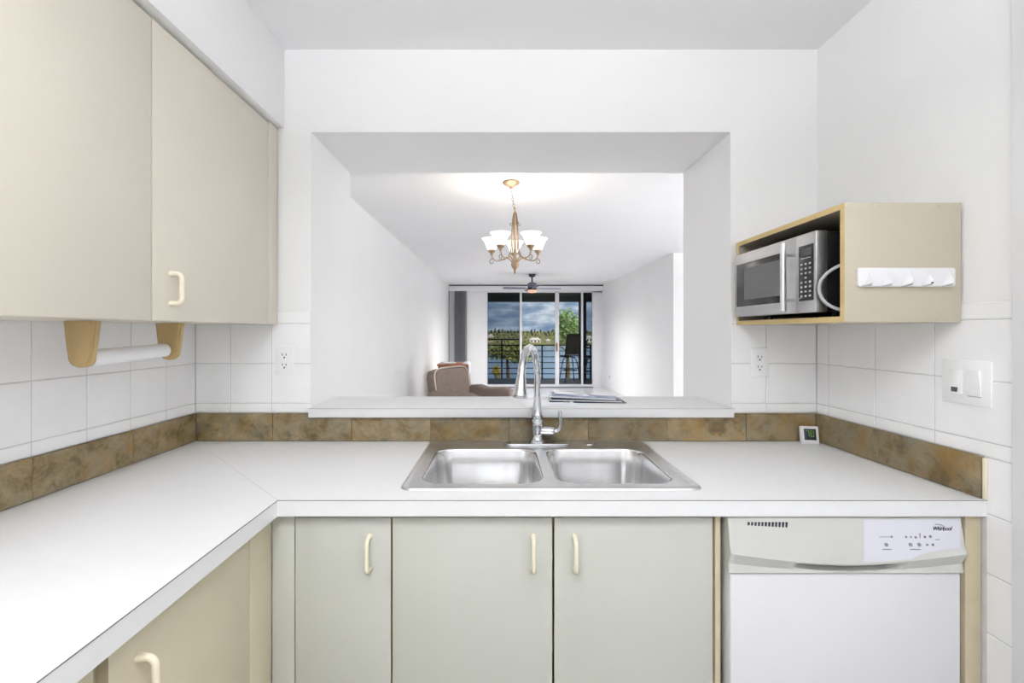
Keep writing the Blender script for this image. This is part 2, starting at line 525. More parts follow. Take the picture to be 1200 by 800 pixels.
# slate band
CT = .915
sb = MB()
xs = [XL + .010] + [XL + .306 * k for k in range(1, 8)] + [XR - .010]
for a, b in zip(xs, xs[1:]):
    top = BAND_Z if (b < OX0 + .12 or a > OX1 - .14) else BAND_Z
    sb.box(a + .0008, b - .0008, YB - .010, YB - .0005, CT + .002, BAND_Z, bev=.0012, seg=1)
ysl = [YB - .010, 1.492, 1.174, .868, .562, .256, -.05, -.2]
for b, a in zip(ysl, ysl[1:]):
    sb.box(XL + .0005, XL + .010, a + .0008, b - .0008, CT + .002, BAND_Z, bev=.0012, seg=1)
for b, a in ((YB - .010, 1.505), (1.505, 1.182)):
    sb.box(XR - .010, XR - .0005, a + .0008, b - .0008, CT + .002, BAND_Z, bev=.0012, seg=1)
struct(sb.build('trim_9', M['stone']), 'brown slate upstand behind the worktop', 'upstand')
struct(MB().box(XL + .0006, XR - .0006, YB - .007, YB - .0002, CT + .001, BAND_Z - .001).box(XL + .0002, XL + .007, -.2, YB - .01, CT + .001, BAND_Z - .001)
       .box(XR - .007, XR - .0002, 1.184, YB - .01, CT + .001, BAND_Z - .001).build('trim_10', M['dark_grout'], smooth=False), 'brown grout of the slate upstand', 'grout')
struct(MB().box(XR - .009, XR - .0004, 1.1745, 1.1815, CT + .001, BAND_Z - .002, bev=.002).build('trim_11', M['cream']), 'cream edge strip ending the slate upstand', 'edging')

# ------------------------------------------------------------------ pass-through ledge
lt = thing('pass_through_ledge', 'white laminate ledge across the pass-through opening', 'ledge', (.08, 1.95, 1.010))
MB().box(OX0 + .001, OX1 - .001, 1.787, 2.112, 1.010, 1.046, bev=.0015).build('slab', M['laminate'], lt)
MB().box(OX0 + .001, OX1 - .001, 1.7862, 1.788, 1.0438, 1.0449).build('edge_seam', M['seam'], lt, smooth=False)

# ------------------------------------------------------------------ worktop
NY = 1.178                      # nose of the back run
NX = -.566                      # nose of the left run
SX0, SX1, SY0, SY1 = -.273, .547, 1.246, 1.798
wk = thing('worktop', 'white laminate L-shaped worktop with seamed corner', 'worktop', (0, 1.5, .873))
outer = [(XL + .0005, YB - .0005), (XL + .0005, -.2), (NX, -.2), (NX, NY), (XR, NY), (XR, YB - .0005)]
hole = rrect(SX0 + .025, SX1 - .025, SY0 + .03, SY1 - .06, .03)
MB().prism(outer, .873, CT, [hole], bev=0).build('worktop_slab', M['laminate'], wk)
MB().box(NX + .0002, XR, NY - .0006, NY + .001, CT - .0026, CT - .0008).box(NX - .001, NX + .0006, -.2, NY, CT - .0026, CT - .0008) \
    .build('edge_seam', M['seam'], wk, smooth=False)
mv = MB()
d = Vector((XL - NX, YB - NY, 0)); d.normalize(); nrm = Vector((-d.y, d.x, 0)) * .0008
p0 = Vector((NX, NY, CT + .0002)); p1 = Vector((-1.06, 1.68, CT + .0002))
mv.prism([(p0 + nrm)[:2], (p1 + nrm)[:2], (p1 - nrm)[:2], (p0 - nrm)[:2]], CT - .0004, CT + .00025)
mv.build('miter_seam', M['miter'], wk, smooth=False)

# ------------------------------------------------------------------ handles, doors, cabinets
def d_handle(parent, pos, normal, zc, mat_=None, length=.082, out=.030):
    """vertical D pull; pos = (x,y) on the door face"""
    n = Vector((*normal, 0))
    b = Vector((*pos, 0))
    pts = []
    h = length / 2
    rr = .014
    pts.append(b + n * .0 + Vector((0, 0, zc + h)))
    pts.append(b + n * (out - rr) + Vector((0, 0, zc + h)))
    for k in range(1, 6):
        a = R(90 * k / 6)
        pts.append(b + n * (out - rr + rr * math.sin(a)) + Vector((0, 0, zc + h - rr + rr * math.cos(a))))
    pts.append(b + n * out + Vector((0, 0, zc + h - rr)))
    pts2 = [Vector((p.x, p.y, 2 * zc - p.z)) for p in reversed(pts)]
    allp = pts + pts2
    rs = [.0075] + [.0058] * (len(allp) - 2) + [.0075]
    return MB().tube(allp, rs, 12).build('handle', mat_ or M['cream'], parent)

FY = 1.202                       # door faces of the back run
DT = .86
def base_cab(x0, x1, doors, label, sink=False):
    t = thing('base_cabinet', label, 'cabinet', ((x0 + x1) / 2, 1.5, 0), group=None)
    c = MB()
    yb = YB - .02
    c.box(x0, x0 + .016, FY + .019, yb, .1, .872)
    c.box(x1 - .016, x1, FY + .019, yb, .1, .872)
    c.box(x0 + .016, x1 - .016, FY + .019, yb, .1, .116)
    c.box(x0 + .016, x1 - .016, yb - .01, yb, .116, .872)
    c.box(x0 + .016, x1 - .016, FY + .019, FY + .036, .835, .872)
    c.box(x0, x1, FY + .07, FY + .085, 0, .1)
    c.build('carcass', M['cab_edge'], t, smooth=False)
    for (a, b, hx) in doors:
        dr = MB().box(a, b, FY, FY + .018, .115, DT, bev=.0012).build('door', M['cab_dim'], t)
        MB().box(a - .0002, a + .0016, FY + .0004, FY + .018, .116, DT - .001).build('edge_band', M['cab_edge'], dr, smooth=False)
        MB().box(b - .0016, b + .0002, FY + .0004, FY + .018, .116, DT - .001).build('edge_band', M['cab_edge'], dr, smooth=False)
        if hx is not None:
            d_handle(dr, (hx, FY), (0, -1), .771)
    return t
t1 = base_cab(-.531, -.2835, [(-.531, -.2850, -.339)], 'narrow one-door base cabinet next to the inside corner of the worktop')
t2 = base_cab(-.2815, .566, [(-.2795, .1325, .083), (.1385, .5475, .190)], 'two-door base cabinet under the sink, handles at the centre meeting')
MB().box(.553, .567, FY - .002, FY + .02, .1, .872, bev=.001).build('stile', M['cab_edge'], t2)
ft = MB().box(-.5915, -.534, FY, FY + .018, .0, .872, bev=.001).build('corner_filler', M['cab_dim'])
tag(ft, 'plain pale filler strip between the inside corner and the narrow one-door cabinet', 'filler panel')
fr = thing('end_filler', 'beige filler strip between the dishwasher and the tiled wall', 'filler panel', (1.2, 1.23, 0))
MB().box(1.188, 1.229, FY - .012, FY + .03, 0, .872, bev=.001).build('panel', M['cab_edge'], fr)

# left run base cabinets, face at X=-.592
FX = -.592
def base_cab_left(y0, y1, door, hy, label):
    t = thing('base_cabinet', label, 'cabinet', (-.89, (y0 + y1) / 2, 0))
    c = MB()
    c.box(XL + .02, FX - .019, y0, y0 + .016, .1, .872)
    c.box(XL + .02, FX - .019, y1 - .016, y1, .1, .872)
    c.box(XL + .02, FX - .019, y0 + .016, y1 - .016, .1, .116)
    c.box(XL + .02, XL + .03, y0 + .016, y1 - .016, .116, .872)
    c.box(FX - .036, FX - .019, y0 + .016, y1 - .016, .835, .872)
    c.box(FX - .085, FX - .07, y0, y1, 0, .1)
    c.build('carcass', M['cab_edge'], t, smooth=False)
    dr = MB().box(FX - .018, FX, door[0], door[1], .115, DT, bev=.0012).build('door', M['cab_shade'], t)
    for q in (door[0] - .0002, door[1] - .0016):
        MB().box(FX - .018, FX - .0004, q, q + .0018, .116, DT - .001).build('edge_band', M['cab_edge'], dr, smooth=False)
    if hy is not None:
        d_handle(dr, (FX, hy), (1, 0), .771)
    return t
base_cab_left(.688, 1.180, (.702, 1.095), .757, 'base cabinet under the short worktop run, shaded door with cream handle at its near edge')
base_cab_left(.20, .686, (.212, .676), None, 'nearest base cabinet under the short worktop run, only a sliver of its door showing')
lf = MB().box(FX - .018, FX, 1.0975, 1.2018, 0, .872, bev=.001).build('corner_filler', M['cab_shade'])
tag(lf, 'shaded filler strip at the inside corner beside the short-run base cabinet', 'filler panel')

# upper cabinets on the left
UX = -.868
UZ0, UZ1 = 1.368, 2.130
def upper(y0, y1, door, hy, label):
    t = thing('wall_cabinet', label, 'cabinet', (-1.03, (y0 + y1) / 2, UZ0))
    c = MB()
    c.box(XL + .001, UX - .0185, y0, y1, UZ0, UZ0 + .016)
    c.box(XL + .001, UX - .0185, y0, y1, UZ1 - .016, UZ1)
    c.box(XL + .001, UX - .0185, y0, y0 + .016, UZ0 + .016, UZ1 - .016)
    c.box(XL + .001, UX - .0185, y1 - .016, y1, UZ0 + .016, UZ1 - .016)
    c.box(XL + .001, XL + .009, y0 + .016, y1 - .016, UZ0 + .016, UZ1 - .016)
    c.build('carcass', M['cab'], t, smooth=False)
    dr = MB().box(UX - .018, UX, door[0], door[1], UZ0 + .001, 2.121, bev=.0012).build('door', M['cab'], t)
    if hy:
        d_handle(dr, (UX, hy), (1, 0), 1.454, length=.078)
    return t, dr
ua, da = upper(1.156, 1.808, (1.1585, 1.7375), 1.222, 'wall cabinet in the corner beside the pass-through, cream handle low on its door')
MB().box(UX - .018, UX, 1.740, 1.808, UZ0 + .001, 2.130, bev=.001).build('filler_strip', M['cab'], ua)
upper(.55, 1.154, (.553, 1.1545), None, 'nearer wall cabinet with a large blank door and no visible handle')

# ------------------------------------------------------------------ paper towel holder
ph = thing('paper_towel_holder', 'tan plastic towel roll bracket pair with white tube hung under the wall cabinets', 'paper towel holder', (-1.035, 1.29, 1.255))
def bracket(yc, s, th=.014):
    b = MB()
    top, bot = UZ0 - .0005, 1.252
    prof = []
    w0, w1 = .042 * s, .030 * s
    xc = -1.035
    n = 8
    prof = [(xc - w0, top), (xc + w0, top)]
    prof += [(xc + w1 + .004 * s, bot + .045)]
    for k in range(n + 1):
        a = R(-10 - 160 * k / n)
        prof.append((xc + w1 * math.cos(a), bot + .022 + .022 * math.sin(a)))
    prof += [(xc - w1 - .004 * s, bot + .045)]
    b.prism(prof, yc - th / 2, yc + th / 2, axis='y', bev=.003)
    # raised rim on the right half of the outer side
    ins = [(xc - .010, top), (xc + w0 - .004, top), (xc + w1 - .002, bot + .03), (xc + w1 - .012, bot + .010), (xc - .008, bot + .008)]
    b.prism(ins, yc - th / 2 - .007, yc - th / 2 + .002, axis='y', bev=.002)
    return b.build('bracket', M['tan'], ph)
bracket(1.150, 1.0)
bracket(1.455, 1.0)
MB().tube([(-1.035, 1.166, 1.274), (-1.035, 1.43, 1.284)], [.0215, .0205], 24).build('tube', M['card'], ph)
MB().tube([(-1.035, 1.156, 1.273), (-1.035, 1.166, 1.274)], [.017, .017], 16).build('spindle', M['black'], ph)
MB().tube([(-1.035, 1.43, 1.284), (-1.035, 1.449, 1.2845)], .012, 16).build('spindle', M['black'], ph)

# ------------------------------------------------------------------ outlets and switch
def outlet(name, x, z, label):
    t = thing(name, label, 'outlet', (x, YB, z - .057))
    MB().box(x - .035, x + .035, YB - .005, YB + .0005, z - .057, z + .057, bev=.0025).build('cover_plate', M['outlet'], t)
    for s in (-1, 1):
        zc = z + s * .0195
        f = MB().prism([(x + .0165 * math.cos(a), zc + max(-.0135, min(.0135, .0165 * math.sin(a)))) for a in [2 * PI * k / 24 for k in range(24)]],
                       YB - .0065, YB - .004, axis='y').build('receptacle', M['outlet'], t)
        MB().box(x - .0085, x - .0058, YB - .0068, YB - .006, zc - .001, zc + .008).box(x + .0058, x + .0085, YB - .0068, YB - .006, zc - .001, zc + .007) \
            .prism([(x + .0034 * math.cos(a), zc - .0085 + .0034 * math.sin(a)) for a in [2 * PI * k / 10 for k in range(10)]], YB - .0068, YB - .006, axis='y') \
            .build('slots', M['slot'], f, smooth=False)
    MB().ball((x, YB - .0052, z), (.003, .0012, .003)).build('screw', M['outlet'], t)
    return t
outlet('wall_outlet', (334 - 587) * YB / F, CZ - (422 - 388) * YB / F, 'white double outlet on the tiles left of the pass-through')
outlet('wall_outlet', (889.5 - 587) * YB / F, CZ - (424.5 - 388) * YB / F, 'white double outlet on the tiles below the microwave')

sw = thing('light_switch', 'white double rocker switch plate on the right wall', 'light switch', (XR, 1.228, 1.150))
MB().box(XR - .006, XR + .0005, 1.163, 1.292, 1.149, 1.266, bev=.003).build('cover_plate', M['outlet'], sw)
for yc, tilt in ((1.252, 1), (1.203, -1)):
    mtx = Matrix.Translation((XR - .0065, yc, 1.2075)) @ Matrix.Rotation(R(3.5 * tilt), 4, 'Y')
    rk = MB().box(-.003, .003, -.0165, .0165, -.033, .033, bev=.0012, mtx=mtx).build('rocker', M['outlet'], sw)
    if tilt == 1:
        MB().box(XR - .0112, XR - .006, yc - .009, yc + .009, 1.1785, 1.1925, bev=.0006).build('indicator_window', M['slot'], rk)
MB().box(XR - .0068, XR - .0055, 1.186, 1.220, 1.1715, 1.1735).build('shade_strip', M['lightslot'], sw, smooth=False)  # grey strip standing in for the shade under the tilted rocker

# ------------------------------------------------------------------ microwave cabinet (open box) on the right wall
BX0, BX1, BY0, BY1, BZ0, BZ1 = .918, XR - .0005, 1.243, YB - .001, 1.366, 1.686
TH = .016
mc = thing('microwave_cabinet', 'open-fronted beige wall box holding the microwave', 'cabinet', ((BX0 + BX1) / 2, (BY0 + BY1) / 2, BZ0))
MB().box(BX0 + .001, BX1, BY0, BY0 + TH, BZ0, BZ1, bev=.0008).build('near_side', M['cab_box'], mc)
MB().box(BX0 + .001, BX1, BY1 - TH, BY1, BZ0, BZ1, bev=.0008).build('far_side', M['cab_box'], mc)
MB().box(BX0 + .001, BX1, BY0 + TH, BY1 - TH, BZ1 - TH, BZ1).build('top_panel', M['cab_box'], mc)
MB().box(BX0 + .001, BX1, BY0 + TH, BY1 - TH, BZ0, BZ0 + TH).build('bottom_panel', M['cab_box'], mc)
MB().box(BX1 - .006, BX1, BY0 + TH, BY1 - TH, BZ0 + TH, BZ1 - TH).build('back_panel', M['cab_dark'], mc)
MB().prism([(BY0, BZ0), (BY1, BZ0), (BY1, BZ1), (BY0, BZ1)], BX0, BX0 + .001, [[(BY0 + TH, BZ0 + TH), (BY1 - TH, BZ0 + TH), (BY1 - TH, BZ1 - TH), (BY0 + TH, BZ1 - TH)]], axis='x') \
    .build('edge_banding', M['ply'], mc, smooth=False)
for x, z in ((1.01, BZ1 - .008), (1.17, BZ1 - .009), (1.01, BZ0 + .008), (1.17, BZ0 + .006)):
    MB().lathe([(0, -.0006), (.004, -.0006), (.004, .0004)], n=10, mtx=Matrix.Translation((x, BY0, z)) @ Matrix.Rotation(R(90), 4, 'X') @ Matrix.Diagonal((1, 1, -1, 1))).build('screw_cap', M['cab_edge'], mc)

# microwave
MX = .900
MY0, MY1, MZ0, MZ1 = 1.329, 1.790, 1.397, 1.631
mw = thing('microwave', 'stainless steel microwave oven inside the open wall box', 'microwave', (1.05, 1.56, BZ0 + TH))
MB().box(MX + .034, 1.205, MY0 + .004, MY1 - .004, MZ0 + .002, MZ1 - .002, bev=.004).build('body', M['black'], mw)
MB().box(MX, MX + .034, MY0, 1.416, MZ0, MZ1, bev=.003).build('control_fascia', M['steel_v'], mw)
dr = MB().box(MX, MX + .034, 1.4185, MY1, MZ0, MZ1, bev=.003).build('door', M['steel_v'], mw)
MB().box(MX - .0015, MX + .001, 1.484, 1.774, 1.434, 1.593, bev=.0008).build('dark_window_border', M['blackglass'], dr)
MB().box(MX - .0022, MX - .001, 1.497, 1.716, 1.457, 1.573).build('window', M['greyglass'], dr, smooth=False)
hd = MB().tube([(MX - .036, 1.424, 1.404), (MX - .036, 1.424, 1.611)], .0085, 16).build('handle', M['steel'], dr)
for z in (1.437, 1.575):
    MB().tube([(MX - .036, 1.426, z), (MX + .002, 1.426, z)], .005, 10).build('handle_post', M['steel_v'], hd)
cp = MB().box(MX - .0015, MX + .001, 1.338, 1.404, 1.432, 1.596, bev=.0006).build('control_panel', M['blackglass'], mw)
kp = MB()
for r in range(8):
    for c in range(3):
        y = 1.352 + c * .019; z = 1.446 + r * .0135
        if r in (4,) and c != 1:
            continue
        kp.prism(rrect(y - .0045, y + .0045, z - .0028, z + .0028, .0018, 2), MX - .0021, MX - .0014, axis='x')
kp.box(MX - .0021, MX - .0014, 1.349, 1.392, 1.5565, 1.5585)
kp.build('keypad', M['lightslot'], cp, smooth=False)
MB().box(MX - .002, MX - .0014, 1.346, 1.397, 1.566, 1.587).build('display', M['slot'], cp, smooth=False)
for x in (1.0, 1.17):
    for y in (MY0 + .06, MY1 - .06):
        MB().tube([(x, y, BZ0 + TH + .0005), (x, y, MZ0 + .004)], .009, 10).build('foot', M['black'], mw)
cd = bezier((.975, 1.275, 1.535), (.93, 1.280, 1.530), (.898, 1.325, 1.500), (.902, 1.318, 1.455), 12) + \
     bezier((.902, 1.318, 1.455), (.905, 1.31, 1.41), (.94, 1.285, 1.396), (.99, 1.275, 1.392), 12)[1:]
MB().tube(cd, .0045, 10).build('power_cord', M['grey_cord'], mw)

# hook rail on the near side of the box
hx0, hx1 = fx(1003, BY0), fx(1117, BY0)
hz0, hz1 = fz(336, BY0), fz(314, BY0)
hr = thing('hook_rail', 'white plastic five-hook rail on the near side of the microwave box', 'hook rail', ((hx0 + hx1) / 2, BY0, hz0))
MB().prism(rrect(hx0, hx1, hz0, hz1, .007, 5), BY0 - .007, BY0 + .0002, axis='y', bev=.002).build('back_plate', M['white_pl'], hr)
for k in range(5):
    x = hx0 + .026 + k * (hx1 - hx0 - .048) / 4
    zt = hz1 - .009; zb = hz0 + .003
    loops = []
    for i in range(13):
        t = i / 12
        z = zt + (zb - zt) * t
        out = .0015 + .022 * math.sin(PI / 2 * t) ** 2.2
        hw = .0020 + .0062 * t ** 1.6
        cx = x - .013 * t ** 2.2 + .005
        loops.append([(cx - hw, BY0 - .0065, z), (cx + hw, BY0 - .0065, z), (cx + hw * .9, BY0 - .0065 - out * .6, z), (cx, BY0 - .0065 - out, z + .004 * t), (cx - hw * .9, BY0 - .0065 - out * .6, z)])
    MB().loft(loops, True, True).build('hook', M['white_pl'], hr, ang=75)
MB().ball((fx(1080, BY0) + .002, BY0 - .029, hz0 + .008), (.0032, .0025, .0024)).build('black_clip', M['slot'], hr)  # small black clip at the fourth hook

# ------------------------------------------------------------------ sink
sk = thing('sink', 'stainless steel double-bowl sink set in the white worktop', 'sink', ((SX0 + SX1) / 2, (SY0 + SY1) / 2, CT - .17))
rim = MB()
def L3(lp, z): return [(x, y, z) for x, y in lp]
def off(o, r): return rrect(SX0 + o, SX1 - o, SY0 + o, SY1 - o, r)
rim.loft([L3(off(0, .03), CT + .0003), L3(off(.001, .03), CT + .003), L3(off(.004, .028), CT + .0055), L3(off(.010, .025), CT + .0058), L3(off(.013, .024), CT + .0042), L3(off(.020, .02), CT + .0032)])
RZ = CT + .0032
BL = (-.229, .124, 1.293, 1.678); BR = (.156, .497, 1.293, 1.678)
def bloop(b, o, z, r): return L3(rrect(b[0] + o, b[1] - o, b[2] + o, b[3] - o, r, 8), z)
t = bmesh.new()
es = []
for lp in (off(.020, .02), [p[:2] for p in bloop(BL, 0, 0, .065)], [p[:2] for p in bloop(BR, 0, 0, .065)]):
    vs = [t.verts.new((x, y, RZ)) for x, y in lp]
    es += [t.edges.new((vs[i], vs[(i + 1) % len(vs)])) for i in range(len(vs))]
bmesh.ops.triangle_fill(t, edges=es, use_beauty=True)
for f in t.faces:
    if f.normal.z < 0:
        f.normal_flip()
rim._merge(t)
rim.build('rim', M['steel'], sk)
for b, nm in ((BL, 'bowl'), (BR, 'bowl')):
    lp = [bloop(b, 0, RZ, .065), bloop(b, .003, RZ - .0015, .063), bloop(b, .005, RZ - .006, .061), bloop(b, .010, RZ - .06, .058), bloop(b, .015, RZ - .125, .055),
          bloop(b, .020, RZ - .145, .052), bloop(b, .032, RZ - .159, .045), bloop(b, .05, RZ - .164, .03), bloop(b, .14, RZ - .167, .02)]
    bw = MB().loft(lp, False, True).build('bowl', M['steel_bowl'], sk, ang=60)
    cx, cy = (b[0] + b[1]) / 2, (b[2] + b[3]) / 2
    MB().lathe([(.0, .001), (.03, .001), (.042, .004), (.045, .002), (.046, .0)], (cx, cy, RZ - .167)).build('drain', M['chrome'], bw)
MB().lathe([(.018, 0), (.0175, .003), (.013, .0045), (0, .005)], (.331, 1.752, RZ)).build('hole_cover', M['steel'], sk)

# ------------------------------------------------------------------ faucet
FXc, FYc = .137, 1.752
fa = thing('faucet', 'chrome gooseneck pull-down faucet behind the sink', 'faucet', (FXc, FYc, RZ))
MB().prism([(FXc + (.098 if math.cos(a) > 0 else -.098) + .028 * math.cos(a), FYc + .028 * math.sin(a)) for a in [2 * PI * (k + .5) / 32 for k in range(32)]], RZ + .0004, RZ + .006, bev=.002) \
    .build('deck_plate', M['chrome'], fa)
MB().lathe([(.030, RZ + .006), (.030, RZ + .012), (.024, RZ + .017), (.0205, RZ + .022), (.020, RZ + .045), (.0225, RZ + .06), (.0235, RZ + .075), (.022, RZ + .088), (.0195, RZ + .094), (.0195, RZ + .100), (.0215, RZ + .104), (.0215, RZ + .110), (.019, RZ + .114),
            (.0155, RZ + .14), (.0128, RZ + .165), (.0118, RZ + .18)], (FXc, FYc, 0), 32).build('body', M['chrome'], fa)
dv = Vector((-.069, -.200, 0)); reach = dv.length; dv.normalize()
rad = reach / 2
pts = [Vector((FXc, FYc, RZ + .178)), Vector((FXc, FYc, 1.12)), Vector((FXc, FYc, 1.15))]
cz = 1.178
for k in range(0, 19):
    a = R(180 - 170 * k / 18)
    pts.append(Vector((FXc, FYc, cz)) + dv * (rad + rad * math.cos(a)) + Vector((0, 0, rad * math.sin(a))))
rs = [.0118] * 3 + [.0118 + .0017 * k / 18 for k in range(19)]
MB().tube(pts, rs, 20).build('spout', M['chrome'], fa)
e = pts[-1]; dd = (pts[-1] - pts[-2]).normalized()
rot = Vector((0, 0, -1)).rotation_difference(dd).to_matrix().to_4x4()
MB().lathe([(.0135, .004), (.0150, .001), (.0150, -.004), (.0128, -.0046), (.0128, -.0066), (.0152, -.0072), (.0165, -.018), (.0190, -.038), (.0235, -.060), (.0252, -.069), (.0250, -.073), (.0225, -.076), (.0215, -.075), (0, -.0745)], n=28,
           mtx=Matrix.Translation(e) @ rot).build('spray_head', M['chrome'], fa)
hv = MB()
hv.tube([(FXc + .015, FYc, .968), (FXc + .052, FYc - .006, .968)], [.016, .0165], 20)
hv.ball((FXc + .055, FYc - .006, .968), .0165)
hv.build('handle_hub', M['chrome'], fa)
MB().tube(bezier((FXc + .058, FYc - .007, .968), (FXc + .086, FYc - .012, .966), (FXc + .089, FYc - .014, .985), (FXc + .083, FYc - .016, 1.045), 12), [.0095, .009, .0085, .008, .0075, .007, .0068, .0066, .0066, .0066, .0066, .0066, .006], 14).build('lever', M['chrome'], fa)

# ------------------------------------------------------------------ dishwasher
DX0, DX1 = .5785, 1.1725
dwt = thing('dishwasher', 'white dishwasher with a cream control console under the worktop', 'dishwasher', ((DX0 + DX1) / 2, 1.45, 0))
MB().box(DX0 + .006, DX1 - .006, 1.245, 1.77, .1, .868).build('tub', M['lightslot'], dwt, smooth=False)
MB().box(DX0 + .03, DX1 - .03, 1.27, 1.29, 0, .1).build('kick_plate', M['black'], dwt, smooth=False)
MB().box(DX0 + .004, DX1 - .006, 1.180, 1.24, .112, .727, bev=.004).build('door', M['dw_door'], dwt)
def zarc(u):   # lower edge of the console front
    return .754 + .026 * abs(u) ** 1.7
def zarc2(u):
    return .7315 + .0225 * abs(u) ** 1.5
def lens(x):
    k = (x - .878) / .145
    return max(0, 1 - k * k) ** 1.3
def console(u, v):
    x = DX0 + (DX1 - DX0) * u
    uu = 2 * u - 1
    za, zb = zarc(uu), zarc2(uu)
    cor = max(0, (abs(uu) - .985) / .015) * .003
    rows = [(.870, 1.24), (.870, 1.190), (.866, 1.183), (.80, 1.172), (za + .004, 1.1655), (za, 1.167)]
    ln = lens(x)
    f = min(1, ln * 1.6)
    rows += [(za + (zb - za) * .2 * (1 - f) + .003 * f, 1.1694 + .045 * f), (za + (zb - za) * (.4 + .05 * f), 1.1718 + .052 * f),
             (za + (zb - za) * (.6 + .12 * f), 1.1742 + .040 * f), (za + (zb - za) * (.8 + .12 * f), 1.1766 + .004 * f)]
    rows += [(zb, 1.179), (.7305, 1.176), (.7295, 1.18), (.7295, 1.24)]
    z, y = rows[int(round(v * (len(rows) - 1)))]
    return (x, y + cor, z)
cn = MB().grid(console, 96, 13)
def side(x):
    cn.grid(lambda u, v: (x, [1.24, console((x - DX0) / (DX1 - DX0), round(u * 13) / 13)[1]][int(round(v))], console((x - DX0) / (DX1 - DX0), round(u * 13) / 13)[2]), 13, 1)
side(DX0); side(DX1)
cons = cn.build('control_console', M['dw_console'], dwt, ang=28)
def cy_at(z):  # console front surface depth
    t = (z - .80) / (.866 - .80)
    return 1.172 + .011 * t if z > .8 else 1.1655 + (1.172 - 1.1655) * (z - .76) / .04
def dz(py): return CZ - (py - 388) * 1.172 / F
def dx(px): return (px - 587) * 1.172 / F
# vent bars
vb = MB()
for k in range(12):
    a = dx(878 + k * 4.05); s = .0042; h = .0035 + .0005 * k
    z1 = dz(613.2)
    z0 = z1 - h - .004
    yq = cy_at(z1)
    vb.prism([(a, z0), (a + s * 1.15, z0 - .0006), (a + s * 1.45, z1 - .0004), (a + s * .3, z1)], yq - .0022, yq + .002, axis='y')
vb.build('vent_slots', M['dw_ink'], cons, smooth=False)
# control sticker
def quad_on(x0, x1, z0, z1, out):
    mb = MB()
    mb.grid(lambda u, v: (x0 + (x1 - x0) * u, cy_at(z0 + (z1 - z0) * v) - out, z0 + (z1 - z0) * v), 8, 8)
    return mb
pn = MB()
px0, px1 = dx(1012), dx(1125)
def panel(u, v):
    x = px0 + (px1 - px0) * u
    zt = dz(610.5)
    uu = 2 * (x - DX0) / (DX1 - DX0) - 1
    zb = max(zarc(uu) + .008, dz(657))
    z = zb + (zt - zb) * v
    x = x * cy_at(z) / 1.172
    return (x, cy_at(z) - .0009, z)
pn.grid(panel, 20, 10)
pp = pn.build('control_panel', M['dw_panel'], cons)
def dot(px, py, r, nm='button'):
    x, z = dx(px), dz(py); y = cy_at(z) - .0014
    MB().prism([(x + r * math.cos(a), z + r * math.sin(a)) for a in [2 * PI * k / 14 for k in range(14)]], y - .0006, y + .001, axis='y').build(nm, M['dw_grey'], pp, smooth=False)
def bar(p0, p1, q0, q1, nm='caption_line'):
    x0, x1, z0, z1 = dx(p0), dx(p1), dz(q1), dz(q0); y = cy_at((z0 + z1) / 2) - .0012
    MB().box(x0, x1, y - .0005, y + .001, z0, z1).build(nm, M['dw_grey'], pp, smooth=False)
for p in ((1038.5, 638, .0046), (1067, 638, .0046), (1077, 638, .0046), (1086.5, 638, .0028), (1093, 638, .0034)):
    dot(*p)
for k in range(5):
    bar(1032 + k * 2.6, 1033.6 + k * 2.6, 629, 629.8)
dot(1046, 629.3, .0026, 'icon')
bar(1033.5, 1044, 642.6, 643.5)
bar(1066, 1078, 642.6, 643.5)
for p in ((1063, 629.5, .0026), (1068.5, 629.5, .0022), (1074, 630, .0028), (1085, 629.5, .003), (1091.5, 629, .0034)):
    dot(*p, 'icon')
bar(1079, 1079.8, 625.5, 632)
bar(1097, 1102, 632, 632.8)
# script logo
def text_mesh(body, size, shear):
    cu = bpy.data.curves.new('txt', 'FONT')
    cu.body = body; cu.size = size; cu.shear = shear; cu.extrude = .0004; cu.offset = size * .006
    cu.space_character = .93
    o = bpy.data.objects.new('txt', cu)
    COL.objects.link(o)
    dg = bpy.context.evaluated_depsgraph_get()
    me = bpy.data.meshes.new_from_object(o.evaluated_get(dg))
    bpy.data.objects.remove(o)
    bpy.data.curves.remove(cu)
    return me
tm = text_mesh('Whirlpool', .0145, .35)
lo = MB(); lo.bm.from_mesh(tm); bpy.data.meshes.remove(tm)
wx = max(v.co.x for v in lo.bm.verts) - min(v.co.x for v in lo.bm.verts)
k = .0475 / wx
ly = cy_at(dz(620)) - .0016
bmesh.ops.transform(lo.bm, matrix=Matrix.Translation((dx(1095), ly, dz(622.5))) @ Matrix.Rotation(R(90), 4, 'X') @ Matrix.Diagonal((k, 1.0, 1, 1)), verts=lo.bm.verts)
sw_pts = [(dx(1095) + .006, ly, dz(615.6)), (dx(1095) + .012, ly, dz(615.0)), (dx(1095) + .024, ly, dz(616.2)), (dx(1095) + .031, ly, dz(618.0))]
lo.tube(sw_pts, [.0003, .0007, .0007, .0003], 6)
lo.build('script_lettering', M['dw_ink'], pp, smooth=False)

